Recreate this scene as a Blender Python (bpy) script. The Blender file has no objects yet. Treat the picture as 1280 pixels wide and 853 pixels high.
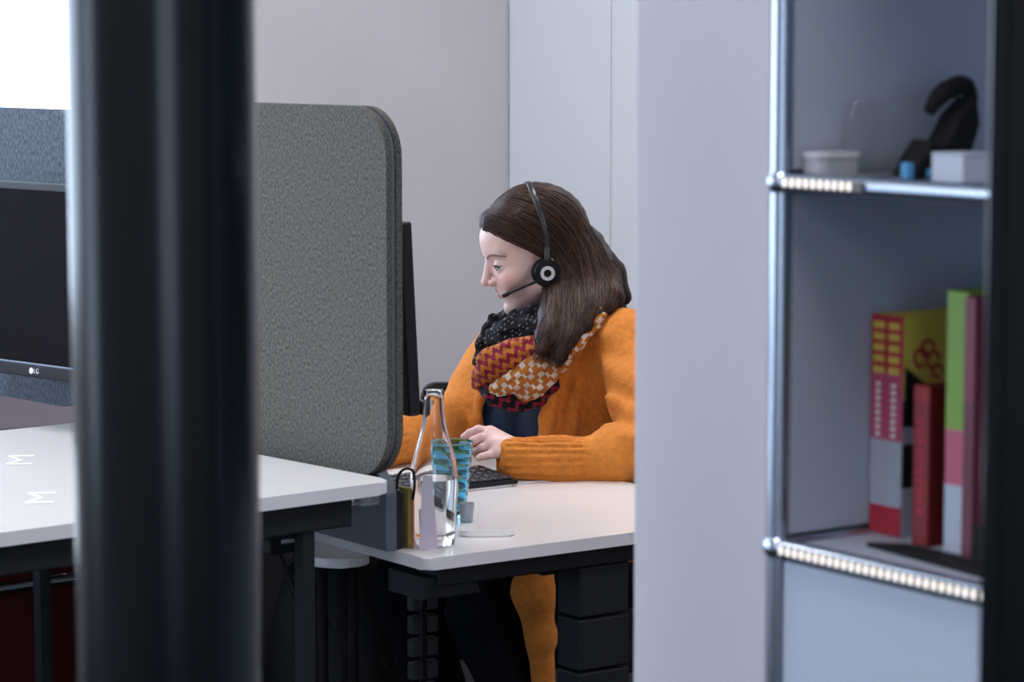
import bpy, bmesh, math, random
import numpy as np
from mathutils import Vector, Matrix
random.seed(7); np.random.seed(7)
SC = bpy.context.scene
COL = SC.collection

# ------------------------------------------------------------------ camera
F_PX, HORIZON, CAM_H = 3500.0, 45.0, 1.5
PITCH = math.atan((426.5 - HORIZON) / F_PX)
cam_d = bpy.data.cameras.new('camera')
cam_d.sensor_width = 36.0
cam_d.lens = F_PX / 1280.0 * 36.0
cam_d.clip_start = 0.05
cam_d.dof.use_dof = True
cam_d.dof.focus_distance = 4.95
cam_d.dof.aperture_fstop = 8.0
cam_d.dof.aperture_blades = 9
cam = bpy.data.objects.new('camera', cam_d)
COL.objects.link(cam)
cam.location = (0, 0, CAM_H)
cam.rotation_euler = (math.pi / 2 - PITCH, 0, 0)
SC.camera = cam

# ------------------------------------------------------------------ world, exposure
SC.view_settings.view_transform = 'Standard'
SC.view_settings.look = 'None'
SC.view_settings.gamma = 1.0
SC.view_settings.exposure = 0.0
SC.view_settings.use_curve_mapping = False
SKY_STRENGTH = 5.9
LAMP_POWER = 19.0
world = bpy.data.worlds.new('overcast_sky')
SC.world = world
world.use_nodes = True
bg = world.node_tree.nodes['Background']
bg.inputs['Color'].default_value = (0.64, 0.79, 1.0, 1)
bg.inputs['Strength'].default_value = SKY_STRENGTH

# ------------------------------------------------------------------ pixel rays -> places in the room
_cp, _sp = math.cos(PITCH), math.sin(PITCH)
def ray(px, py):
    x = (px - 640.0) / F_PX; y = (426.5 - py) / F_PX
    return Vector((x, y * _sp + _cp, y * _cp - _sp))
def at(px, py, depth):
    d = ray(px, py); s = depth / d.y
    return Vector((d.x * s, depth, CAM_H + d.z * s))
def onz(px, py, z):
    d = ray(px, py); s = (z - CAM_H) / d.z
    return Vector((d.x * s, d.y * s, z))

A1 = math.radians(35.2)                       # main room direction
U = Vector((math.cos(A1), math.sin(A1), 0)); V = Vector((-math.sin(A1), math.cos(A1), 0))
A2 = math.radians(41.0)                       # the nearer desk and the screens
U2 = Vector((math.cos(A2), math.sin(A2), 0)); V2 = Vector((-math.sin(A2), math.cos(A2), 0))
DESK_Z = 0.73
C = onz(533, 699, DESK_Z)                     # front left corner of the woman's desk top
def uv(u, v, z=0.0):
    return Vector((C.x, C.y, 0)) + U * u + V * v + Vector((0, 0, z))

# ------------------------------------------------------------------ materials
MATS = {}
def mat(name, col=(0.5, 0.5, 0.5), rough=0.5, metal=0.0, noise=None, bump=None, spec=0.5,
        sheen=0.0, trans=0.0, ior=1.45, coat=0.0, emit=None, sss=0.0):
    if name in MATS: return MATS[name]
    m = bpy.data.materials.new(name); m.use_nodes = True
    nt = m.node_tree; b = nt.nodes['Principled BSDF']
    b.inputs['Base Color'].default_value = (*col, 1)
    b.inputs['Roughness'].default_value = rough
    b.inputs['Metallic'].default_value = metal
    b.inputs['Specular IOR Level'].default_value = spec
    b.inputs['IOR'].default_value = ior
    if sheen:
        b.inputs['Sheen Weight'].default_value = sheen
        b.inputs['Sheen Roughness'].default_value = 0.45
        b.inputs['Sheen Tint'].default_value = (*[min(1, c * 1.5 + .1) for c in col], 1)
    if trans: b.inputs['Transmission Weight'].default_value = trans
    if coat: b.inputs['Coat Weight'].default_value = coat; b.inputs['Coat Roughness'].default_value = 0.1
    if emit:
        b.inputs['Emission Color'].default_value = (*emit[0], 1)
        b.inputs['Emission Strength'].default_value = emit[1]
    if sss:
        b.inputs['Subsurface Weight'].default_value = sss
        b.inputs['Subsurface Radius'].default_value = (0.012, 0.005, 0.003)
        b.inputs['Subsurface Scale'].default_value = 1.0
    tc = None
    def coords():
        nonlocal tc
        if tc is None: tc = nt.nodes.new('ShaderNodeTexCoord')
        return tc.outputs['Object']
    if noise:                                     # (scale, amount, detail[, stretch])
        mp = nt.nodes.new('ShaderNodeMapping')
        if len(noise) > 3: mp.inputs['Scale'].default_value = noise[3]
        nt.links.new(coords(), mp.inputs['Vector'])
        n = nt.nodes.new('ShaderNodeTexNoise'); n.inputs['Scale'].default_value = noise[0]
        n.inputs['Detail'].default_value = noise[2]
        nt.links.new(mp.outputs['Vector'], n.inputs['Vector'])
        r = nt.nodes.new('ShaderNodeValToRGB')
        r.color_ramp.elements[0].position = 0.3; r.color_ramp.elements[1].position = 0.7
        a = noise[1]
        r.color_ramp.elements[0].color = (*[c * (1 - a) for c in col], 1)
        r.color_ramp.elements[1].color = (*[min(1, c * (1 + a)) for c in col], 1)
        nt.links.new(n.outputs['Fac'], r.inputs['Fac']); nt.links.new(r.outputs['Color'], b.inputs['Base Color'])
    if bump:                                      # (scale, strength, distance[, stretch])
        mp = nt.nodes.new('ShaderNodeMapping')
        if len(bump) > 3: mp.inputs['Scale'].default_value = bump[3]
        nt.links.new(coords(), mp.inputs['Vector'])
        n = nt.nodes.new('ShaderNodeTexNoise'); n.inputs['Scale'].default_value = bump[0]; n.inputs['Detail'].default_value = 4
        nt.links.new(mp.outputs['Vector'], n.inputs['Vector'])
        bp = nt.nodes.new('ShaderNodeBump'); bp.inputs['Strength'].default_value = bump[1]; bp.inputs['Distance'].default_value = bump[2]
        nt.links.new(n.outputs['Fac'], bp.inputs['Height']); nt.links.new(bp.outputs['Normal'], b.inputs['Normal'])
    MATS[name] = m
    return m

def pane_mat(name, tint=(1, 1, 1)):               # flat window glass: lets daylight through, mirrors a little
    if name in MATS: return MATS[name]
    m = bpy.data.materials.new(name); m.use_nodes = True; nt = m.node_tree; nt.nodes.clear()
    o = nt.nodes.new('ShaderNodeOutputMaterial'); t = nt.nodes.new('ShaderNodeBsdfTransparent')
    t.inputs['Color'].default_value = (*tint, 1)
    g = nt.nodes.new('ShaderNodeBsdfGlossy'); g.inputs['Roughness'].default_value = 0.02
    fr = nt.nodes.new('ShaderNodeFresnel'); fr.inputs['IOR'].default_value = 1.5
    mx = nt.nodes.new('ShaderNodeMixShader')
    nt.links.new(fr.outputs[0], mx.inputs[0]); nt.links.new(t.outputs[0], mx.inputs[1]); nt.links.new(g.outputs[0], mx.inputs[2])
    nt.links.new(mx.outputs[0], o.inputs['Surface'])
    MATS[name] = m
    return m

def band_mat(name, bands, axis=2, rough=0.45):    # printed colour blocks along one axis of the object's own box
    m = bpy.data.materials.new(name); m.use_nodes = True; nt = m.node_tree; b = nt.nodes['Principled BSDF']
    b.inputs['Roughness'].default_value = rough
    tc = nt.nodes.new('ShaderNodeTexCoord'); sx = nt.nodes.new('ShaderNodeSeparateXYZ')
    nt.links.new(tc.outputs['Generated'], sx.inputs[0])
    r = nt.nodes.new('ShaderNodeValToRGB'); r.color_ramp.interpolation = 'CONSTANT'
    el = r.color_ramp.elements
    while len(el) < len(bands): el.new(0.5)
    for e, (p, c) in zip(el, bands): e.position = p; e.color = (*c, 1)
    nt.links.new(sx.outputs[axis], r.inputs['Fac']); nt.links.new(r.outputs['Color'], b.inputs['Base Color'])
    MATS[name] = m
    return m

M_WALL = mat('plaster_wall', (0.57, 0.555, 0.58), 0.9, noise=(3.0, 0.03, 5), bump=(14, 0.35, 0.006))
M_PART = mat('plaster_partition', (0.53, 0.515, 0.555), 0.85, noise=(4, 0.02, 4), bump=(30, 0.15, 0.002))
M_CEIL = mat('ceiling_white', (0.8, 0.8, 0.8), 0.9)
M_FLOOR = mat('carpet', (0.018, 0.019, 0.022), 0.95, noise=(250, 0.4, 3), bump=(300, 0.5, 0.002))
M_CAB = mat('white_lacquer', (0.80, 0.83, 0.86), 0.4)
M_CABGAP = mat('cabinet_carcass', (0.45, 0.47, 0.5), 0.6)
M_DESK = mat('desk_laminate', (0.84, 0.815, 0.80), 0.22, noise=(6, 0.01, 2))
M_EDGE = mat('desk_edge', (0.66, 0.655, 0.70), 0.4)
M_STEEL = mat('dark_powder_steel', (0.008, 0.0105, 0.014), 0.55, spec=0.3, bump=(400, 0.05, 0.0005))
M_BLACK = mat('black_plastic', (0.007, 0.008, 0.009), 0.45, spec=0.35)
M_BLACKSOFT = mat('black_soft', (0.005, 0.005, 0.006), 0.8, spec=0.3)
M_COLUMN = mat('black_gloss_paint', (0.0015, 0.003, 0.005), 0.22, spec=0.30)
M_CHROME = mat('chrome', (0.46, 0.53, 0.63), 0.22, 1.0)
M_FABRIC = mat('grey_wool_felt', (0.088, 0.085, 0.073), 0.95, noise=(330, 0.75, 4, (1, 1, 0.6)), bump=(500, 0.6, 0.002), sheen=0.3)
M_FABRIC_B = mat('blue_grey_wool_felt', (0.085, 0.102, 0.128), 0.95, noise=(230, 0.62, 4, (1, 1, 0.5)), bump=(500, 0.6, 0.002), sheen=0.3)
M_TRIM = mat('screen_trim', (0.10, 0.125, 0.16), 0.45)
M_GLASS = mat('clear_glass', (1, 1, 1), 0.0, trans=1.0, ior=1.45)
M_WATER = mat('water', (1, 1, 1), 0.0, trans=1.0, ior=1.33)
M_BLUEGLASS = mat('blue_glass', (0.27, 0.75, 0.95), 0.03, trans=1.0, ior=1.45)
M_PAPER = mat('paper', (0.82, 0.82, 0.84), 0.7)
M_SLATE = mat('slate_plastic', (0.075, 0.092, 0.125), 0.45)
M_SCREEN = mat('display_panel', (0.008, 0.007, 0.008), 0.6, spec=0.03)
M_PANELBLUE = mat('shelf_metal', (0.33, 0.37, 0.46), 0.4)
M_DOORMETAL = mat('shelf_door_metal', (0.43, 0.49, 0.60), 0.4)
M_RED = mat('red_lacquer', (0.06, 0.003, 0.002), 0.4)
M_PANE = pane_mat('window_glass')

# ------------------------------------------------------------------ mesh helpers
def link(o, parent=None):
    COL.objects.link(o)
    if parent is not None: o.parent = parent
    return o
def thing(name, label, cat, loc=(0, 0, 0), rotz=0.0, group=None, kind=None):
    o = bpy.data.objects.new(name, None); link(o)
    o.empty_display_size = 0.05
    o.location = loc; o.rotation_euler = (0, 0, rotz)
    if label: o['label'] = label
    if cat: o['category'] = cat
    if group: o['group'] = group
    if kind: o['kind'] = kind
    return o
def tag(o, label=None, cat=None, group=None, kind=None):
    if label: o['label'] = label
    if cat: o['category'] = cat
    if group: o['group'] = group
    if kind: o['kind'] = kind
    return o
def obj(name, bm, m, parent=None, smooth=False, loc=None, rotz=None):
    me = bpy.data.meshes.new(name)
    if isinstance(bm, tuple):
        me.from_pydata([tuple(map(float, p)) for p in bm[0]], [], [tuple(map(int, f)) for f in bm[1]])
    else:
        bmesh.ops.recalc_face_normals(bm, faces=bm.faces)
        bm.to_mesh(me); bm.free()
    ms = m if isinstance(m, (list, tuple)) else [m]
    for x in ms: me.materials.append(x)
    if smooth: me.shade_smooth()
    o = bpy.data.objects.new(name, me); link(o, parent)
    if loc is not None: o.location = loc
    if rotz is not None: o.rotation_euler = (0, 0, rotz)
    return o
def smooth_by_angle(o, deg=35):
    me = o.data
    bm = bmesh.new(); bm.from_mesh(me)
    for f in bm.faces: f.smooth = True
    for e in bm.edges:
        if len(e.link_faces) == 2 and e.calc_face_angle(0) > math.radians(deg): e.smooth = False
    bm.to_mesh(me); bm.free()
    return o
def NB(): return bmesh.new()
def box(bm, lo, hi, bev=0.0, seg=2):
    r = bmesh.ops.create_cube(bm, size=1.0)
    vs = r['verts']
    c = [(a + b) / 2 for a, b in zip(lo, hi)]; s = [b - a for a, b in zip(lo, hi)]
    for v in vs: v.co = Vector((c[0] + v.co.x * s[0], c[1] + v.co.y * s[1], c[2] + v.co.z * s[2]))
    if bev:
        es = list({e for v in vs for e in v.link_edges})
        bmesh.ops.bevel(bm, geom=es, offset=bev, segments=seg, profile=0.5, affect='EDGES')
    return bm
def cyl(bm, p0, p1, r0, r1=None, n=20, caps=True):
    p0 = Vector(p0); p1 = Vector(p1); r1 = r0 if r1 is None else r1
    d = p1 - p0
    q = d.to_track_quat('Z', 'Y')
    r = bmesh.ops.create_cone(bm, cap_ends=caps, segments=n, radius1=r0, radius2=r1, depth=d.length)
    for v in r['verts']: v.co = q @ v.co + (p0 + p1) / 2
    return bm
def ball(bm, c, r, n=14):
    q = bmesh.ops.create_uvsphere(bm, u_segments=n * 2, v_segments=n, radius=r)
    for v in q['verts']: v.co += Vector(c)
    return bm
def prism(bm, poly, d0, d1, axes=(0, 2, 1), bev=0.0):
    """polygon in the plane of axes[0], axes[1]; extruded along axes[2] from d0 to d1"""
    def mk(p, d):
        c = [0, 0, 0]; c[axes[0]] = p[0]; c[axes[1]] = p[1]; c[axes[2]] = d
        return bm.verts.new(c)
    a = [mk(p, d0) for p in poly]; b = [mk(p, d1) for p in poly]
    n = len(poly)
    fa = bm.faces.new(a); fb = bm.faces.new(list(reversed(b)))
    for i in range(n): bm.faces.new((a[i], b[i], b[(i + 1) % n], a[(i + 1) % n]))
    if bev:
        es = list({e for f in (fa, fb) for e in f.edges})
        bmesh.ops.bevel(bm, geom=es, offset=bev, segments=2, profile=0.5, affect='EDGES')
    return bm
def rrect(x0, x1, y0, y1, r, n=8, corners=(1, 1, 1, 1)):
    pts = []
    for k, (cx, cy, a0) in enumerate(((x1 - r, y1 - r, 0), (x0 + r, y1 - r, 90), (x0 + r, y0 + r, 180), (x1 - r, y0 + r, 270))):
        if corners[k]:
            for i in range(n + 1):
                a = math.radians(a0 + 90 * i / n); pts.append((cx + r * math.cos(a), cy + r * math.sin(a)))
        else:
            pts.append(((x1, x0, x0, x1)[k], (y1, y1, y0, y0)[k]))
    return pts
def lathe(bm, prof, c=(0, 0, 0), n=40, rf=None):
    rings = []
    for r, z in prof:
        ring = []
        for i in range(n):
            a = 2 * math.pi * i / n; rr = r * (rf(a, z) if rf else 1)
            ring.append(bm.verts.new((c[0] + rr * math.cos(a), c[1] + rr * math.sin(a), c[2] + z)))
        rings.append(ring)
    for a, b in zip(rings, rings[1:]):
        for i in range(n): bm.faces.new((a[i], a[(i + 1) % n], b[(i + 1) % n], b[i]))
    for ring in (rings[0], rings[-1]):
        bm.faces.new(ring)
    return bm
def spline(pts, n):
    """Catmull-Rom through pts"""
    P = np.asarray([tuple(p) for p in pts], float)
    Q = np.vstack([2 * P[0] - P[1], P, 2 * P[-1] - P[-2]])
    out = []
    m = len(P) - 1
    for k in range(n):
        t = k / (n - 1) * m; i = min(int(t), m - 1); f = t - i
        p0, p1, p2, p3 = Q[i], Q[i + 1], Q[i + 2], Q[i + 3]
        out.append(0.5 * (2 * p1 + (p2 - p0) * f + (2 * p0 - 5 * p1 + 4 * p2 - p3) * f ** 2 + (3 * p1 - p0 - 3 * p2 + p3) * f ** 3))
    return np.array(out)
def tube(bm, pts, r, n=8, flat=None, flat_dir=None):
    """tube along points; r number or list; flat=(half width, half thickness) gives a strap whose thin side faces flat_dir(i)"""
    pts = [Vector(p) for p in pts]; rings = []
    up = None
    for i, p in enumerate(pts):
        t = (pts[min(i + 1, len(pts) - 1)] - pts[max(i - 1, 0)]).normalized()
        if flat_dir is not None: up = Vector(flat_dir(i))
        elif up is None: up = Vector((0, 0, 1)) if abs(t.z) < 0.9 else Vector((1, 0, 0))
        a = (up - t * up.dot(t)).normalized(); b = t.cross(a)
        up = a
        rr = r[i] if hasattr(r, '__len__') else r
        ring = []
        for k in range(n):
            an = 2 * math.pi * (k + .5) / n
            if flat: q = p + a * (math.sin(an) * flat[1]) + b * (math.cos(an) * flat[0])
            else: q = p + a * (math.sin(an) * rr) + b * (math.cos(an) * rr)
            ring.append(bm.verts.new(q))
        rings.append(ring)
    for x, y in zip(rings, rings[1:]):
        for k in range(n): bm.faces.new((x[k], x[(k + 1) % n], y[(k + 1) % n], y[k]))
    bm.faces.new(list(reversed(rings[0]))); bm.faces.new(rings[-1])
    return bm

# ------------------------------------------------------------------ implicit surfaces (for the figure)
def v3(p): return np.asarray(tuple(p), np.float32)
def ell(P, c, r):
    q = (P - v3(c)); r = v3(r)
    k0 = np.linalg.norm(q / r, axis=-1); k1 = np.linalg.norm(q / (r * r), axis=-1)
    return k0 * (k0 - 1) / np.maximum(k1, 1e-6)
def rcone(P, a, b, r1, r2):
    a = v3(a); b = v3(b); ab = b - a
    t = np.clip(((P - a) @ ab) / max(float(ab @ ab), 1e-9), 0, 1)
    return np.linalg.norm(P - a - t[..., None] * ab, axis=-1) - (r1 + (r2 - r1) * t)
def smin(a, b, k):
    h = np.clip(0.5 + 0.5 * (b - a) / k, 0, 1)
    return b + (a - b) * h - k * h * (1 - h)
def smax(a, b, k): return -smin(-a, -b, k)
def chain(P, pts, rs, k=0.0):
    d = None
    for i in range(len(pts) - 1):
        e = rcone(P, pts[i], pts[i + 1], rs[i], rs[i + 1])
        d = e if d is None else (smin(d, e, k) if k else np.minimum(d, e))
    return d
def net(f, lo, hi, h):
    """surface nets of f = 0, evaluated only near the surface"""
    lo = v3(lo); hi = v3(hi); B = 8
    nb = np.ceil((hi - lo) / (h * B)).astype(int); N = nb * B + 1
    ci = np.stack(np.meshgrid(*[np.arange(k) for k in nb], indexing='ij'), -1).reshape(-1, 3)
    d = f((lo + (ci * B + B / 2) * h).astype(np.float32))
    act = np.abs(d) < h * B * 0.866 * 1.9 + 0.006
    D = np.ones(N, np.float32)
    for c in ci[(~act) & (d < 0)]:
        i, j, k = c * B; D[i:i + B + 1, j:j + B + 1, k:k + B + 1] = -1
    off = np.stack(np.meshgrid(*[np.arange(B + 1)] * 3, indexing='ij'), -1).reshape(-1, 3)
    ac = ci[act]
    for s in range(0, len(ac), 400):
        idx = (ac[s:s + 400, None, :] * B + off[None]).reshape(-1, 3)
        D[idx[:, 0], idx[:, 1], idx[:, 2]] = f((lo + idx * h).astype(np.float32))
    ins = D < 0
    n0, n1, n2 = N
    cnt = np.zeros((n0 - 1, n1 - 1, n2 - 1), np.int8)
    for a in (0, 1):
        for b in (0, 1):
            for c in (0, 1):
                cnt += ins[a:n0 - 1 + a, b:n1 - 1 + b, c:n2 - 1 + c]
    cell = np.argwhere((cnt > 0) & (cnt < 8))
    vid = -np.ones(cnt.shape, np.int64); vid[cell[:, 0], cell[:, 1], cell[:, 2]] = np.arange(len(cell))
    acc = np.zeros((len(cell), 3)); num = np.zeros(len(cell))
    cor = [(a, b, c) for a in (0, 1) for b in (0, 1) for c in (0, 1)]
    for p in cor:
        for q in cor:
            if p < q and sum(abs(x - y) for x, y in zip(p, q)) == 1:
                d0 = D[cell[:, 0] + p[0], cell[:, 1] + p[1], cell[:, 2] + p[2]].astype(float)
                d1 = D[cell[:, 0] + q[0], cell[:, 1] + q[1], cell[:, 2] + q[2]].astype(float)
                m = (d0 < 0) != (d1 < 0)
                t = np.where(m, d0 / np.where(m, d0 - d1, 1), 0)[:, None]
                acc += np.where(m[:, None], np.array(p) + t * (np.array(q) - np.array(p)), 0); num += m
    verts = lo + (cell + acc / num[:, None]) * h
    faces = []
    for ax in range(3):
        s0 = [slice(None)] * 3; s1 = [slice(None)] * 3
        s0[ax] = slice(0, -1); s1[ax] = slice(1, None)
        e = np.argwhere(ins[tuple(s0)] != ins[tuple(s1)])
        b, c = (ax + 1) % 3, (ax + 2) % 3
        e = e[(e[:, b] > 0) & (e[:, c] > 0) & (e[:, b] < N[b] - 1) & (e[:, c] < N[c] - 1)]
        flip = ins[e[:, 0], e[:, 1], e[:, 2]]
        eb = np.zeros(3, int); eb[b] = 1; ec = np.zeros(3, int); ec[c] = 1
        g = lambda x: vid[x[:, 0], x[:, 1], x[:, 2]]
        q = np.stack([g(e - eb - ec), g(e - ec), g(e), g(e - eb)], 1)
        q[~flip] = q[~flip][:, ::-1]
        faces.append(q)
    faces = np.vstack(faces)
    faces = faces[(faces >= 0).all(1)]
    return verts, faces

# ================================================================== THE ROOM
ROOM = Vector((C.x, C.y, 0))
def room(name, bm, m, parent=None, smooth=False):
    o = obj(name, bm, m, parent, smooth, loc=ROOM if parent is None else None, rotz=A1 if parent is None else None)
    if parent is None: o['kind'] = 'structure'
    return o
def to_uv(p):
    d = Vector((p.x, p.y, 0)) - ROOM
    return d.dot(U), d.dot(V)
def px_on_v(px, v):                # u where the column px meets the plane v
    d = ray(px, 300); t = (v + Vector(ROOM).dot(V)) / Vector((d.x, d.y, 0)).dot(V)
    return to_uv(Vector((d.x * t, d.y * t, 0)))[0]
def px_on_u(px, u):                # v where the column px meets the plane u
    d = ray(px, 300); t = (u + Vector(ROOM).dot(U)) / Vector((d.x, d.y, 0)).dot(U)
    return to_uv(Vector((d.x * t, d.y * t, 0)))[1]
U_L, V_F, V_B, CEIL = -4.6, -6.2, 2.5, 2.8
U_R = px_on_v(655, V_B)

b = NB(); box(b, (U_L - .3, V_F - .3, -.1), (U_R + .3, V_B + .3, 0)); room('floor', b, M_FLOOR)
b = NB(); box(b, (U_L - .3, V_F - .3, CEIL), (U_R + .3, V_B + .3, CEIL + .1)); room('ceiling', b, M_CEIL)

WJ = px_on_v(200, V_B)              # window jamb, behind the black column
def wall_hole(name, along, lo, hi, fixed, thick, holes, m):
    """wall along axis ('u' or 'v') with window holes [(a0, a1, z0, z1)]"""
    b = NB()
    def bx(a0, a1, z0, z1):
        if along == 'u': box(b, (a0, fixed, z0), (a1, fixed + thick, z1))
        else: box(b, (fixed, a0, z0), (fixed + thick, a1, z1))
    p = lo
    for (a0, a1, z0, z1) in holes:
        bx(p, a0, 0, CEIL); bx(a0, a1, 0, z0); bx(a0, a1, z1, CEIL); p = a1
    bx(p, hi, 0, CEIL)
    return room(name, b, m)
win_b = (-3.9, WJ, 0.86, 2.62)
win_l = [(0.3, 2.3, 0.5, 2.62)]
win_f = (-4.3, -2.3, 0.5, 2.62)
wall_hole('wall_back', 'u', U_L, U_R, V_B, 0.25, [win_b], M_WALL)
wall_hole('wall_left', 'v', V_F, V_B, U_L - .25, 0.25, win_l, M_WALL)
b = NB(); box(b, (U_R, V_F, 0), (U_R + .2, V_B + .25, CEIL)); room('wall_right', b, M_WALL)
wall_hole('wall_front', 'u', U_L - .25, U_R + .2, V_F - .25, 0.25, [win_f], M_WALL)
b = NB(); box(b, (WJ + .01, V_B - .015, 0), (U_R - .06, V_B, .08), .003); room('baseboard_back', b, M_STEEL)

M_WFRAME = mat('window_frame_white', (0.78, 0.79, 0.80), 0.45)
def window(name, along, fixed, a0, a1, z0, z1, nsash):
    b = NB(); w = .06
    def bx(bm, p0, p1, q0, q1, d0=.08, d1=.14):
        if along == 'u': box(bm, (p0, fixed + d0, q0), (p1, fixed + d1, q1), .004)
        else: box(bm, (fixed + d0, p0, q0), (fixed + d1, p1, q1), .004)
    bx(b, a0, a1, z0, z0 + w); bx(b, a0, a1, z1 - w, z1); bx(b, a0, a0 + w, z0 + w, z1 - w); bx(b, a1 - w, a1, z0 + w, z1 - w)
    root = room(name, b, M_WFRAME)
    st = (a1 - a0) / nsash
    for i in range(1, nsash):
        b = NB(); bx(b, a0 + i * st - .03, a0 + i * st + .03, z0 + w, z1 - w); room('mullion', b, M_WFRAME, root)
    for i in range(nsash):
        p0 = a0 + i * st + (w if i == 0 else .03); p1 = a0 + (i + 1) * st - (w if i == nsash - 1 else .03)
        b = NB()
        z_a, z_b = z0 + w, z1 - w
        if along == 'u': vs = [(p0, fixed + .11, z_a), (p1, fixed + .11, z_a), (p1, fixed + .11, z_b), (p0, fixed + .11, z_b)]
        else: vs = [(fixed + .11, p0, z_a), (fixed + .11, p1, z_a), (fixed + .11, p1, z_b), (fixed + .11, p0, z_b)]
        b.faces.new([b.verts.new(v) for v in vs]); room('pane', b, M_PANE, root)
    b = NB(); bx(b, a0 - .0, a1 + .0, z0 - .03, z0, -.05, .08) if along == 'u' else bx(b, a0, a1, z0 - .03, z0, .14, .30)
    room('window_sill', b, M_WFRAME, root)
    # the sky seen through the opening (portal guides daylight sampling, adds no light of its own)
    l = bpy.data.lights.new('window_portal', 'AREA'); l.shape = 'RECTANGLE'; l.size = a1 - a0; l.size_y = z1 - z0
    l.cycles.is_portal = True
    o = bpy.data.objects.new('window_portal', l); link(o, root)
    if along == 'u':
        o.location = ((a0 + a1) / 2, fixed + (.2 if fixed > 0 else .05), (z0 + z1) / 2); o.rotation_euler = (math.radians(-90 if fixed > 0 else 90), 0, 0)
    else:
        o.location = (fixed + .05, (a0 + a1) / 2, (z0 + z1) / 2); o.rotation_euler = (math.radians(-90), 0, math.radians(90))
    return root
window('window_1', 'u', V_B, *win_b, 3)
window('window_2', 'v', U_L - .25, *win_l[0], 2)
window('window_3', 'u', V_F - .25, *win_f, 2)

# ------------------------------------------------------------------ ceiling lamps (their own light)
M_DIFF = mat('lamp_diffuser', (0.9, 0.9, 0.9), 0.5, emit=((1.0, 0.94, 0.91), 3.0))
M_LFRAME = mat('lamp_frame', (0.7, 0.7, 0.72), 0.4)
for u_, where in ((-3.2, 'nearest the left windows'), (-0.9, 'over the aisle'), (1.2, 'nearest the cabinets')):
    for v_, row in ((-4.6, 'first row'), (-1.9, 'second row'), (0.9, 'third row by the back wall')):
        t = thing('ceiling_lamp', 'flat white LED ceiling panel %s, %s' % (where, row), 'lamp', ROOM + U * u_ + V * v_ + Vector((0, 0, CEIL)), A1, 'ceiling panels')
        b = NB()
        for s in (-1, 1):
            box(b, (-.63, s * .18 - .012, -.05), (.63, s * .18 + .012, 0), .002)
            box(b, (s * .62 - .012, -.168, -.05), (s * .62 + .012, .168, 0), .002)
        obj('frame', b, M_LFRAME, t)
        b = NB(); box(b, (-.607, -.167, -.03), (.607, .167, -.004)); obj('diffuser', b, M_DIFF, t)
        l = bpy.data.lights.new('lamp_light', 'AREA'); l.shape = 'RECTANGLE'; l.size = 1.18; l.size_y = .32
        l.energy = LAMP_POWER; l.color = (1.0, 0.95, 0.935)
        o = bpy.data.objects.new('lamp_light', l); link(o, t); o.location = (0, 0, -.034)

# ------------------------------------------------------------------ tall white cabinets along the right wall
vc0 = V_B; vc1 = px_on_u(782, U_R - .0)
CAB_D = 0.02
w_cab = vc0 - vc1
for k in range(4):
    v1 = vc0 - .004 - k * w_cab; v0 = v1 - w_cab + .003
    lab = ['tall white cabinet unit in the room corner behind the woman', 'tall white cabinet unit second from the corner, edge beside the wall end',
           'tall white cabinet unit third from the corner, hidden by the wall end', 'tall white cabinet unit farthest from the corner'][k]
    t = thing('tall_cabinet', lab, 'cabinet', ROOM + U * U_R + V * ((v0 + v1) / 2), A1, 'tall white cabinets on the right wall')
    h = w_cab / 2
    b = NB(); box(b, (-.03, -h, 0), (-.002, h, 2.6)); obj('body', b, M_CABGAP, t)
    b = NB(); box(b, (-.05, -h + .0025, .06), (-.032, h - .0025, 2.58), .0015); obj('door', b, M_CAB, t)
    b = NB(); box(b, (-.04, -h + .01, 0), (-.0315, h - .01, .055)); obj('plinth', b, M_CABGAP, t)

# ------------------------------------------------------------------ partition wall end and its built-in metal shelf
P0 = at(971, 690, 2.62); P0.z = 0
up0, vp0 = to_uv(P0)
v_end = px_on_u(792, up0)
b = NB(); box(b, (up0, vp0 + .012, 0), (up0 + .42, v_end, CEIL), .006); room('wall_partition', b, M_PART)
SH_W = 0.75
b = NB(); box(b, (up0, vp0 - SH_W - 1.2, 0), (up0 + .42, vp0 - SH_W - .012, CEIL), .006); room('wall_partition_near', b, M_PART)
SZ = [0.0, 0.326, 0.672, 1.018, 1.364, 1.71, 2.056, 2.402]
SHELF = P0.copy()
# local frame: x = U (depth), y = V (0 at the left end, negative towards the camera)
shelf = thing('metal_shelf', 'tall blue-grey metal shelf unit with chrome tube frame beside the white wall end', 'shelf', SHELF, A1)
TR = .0095; SD = .36
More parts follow.
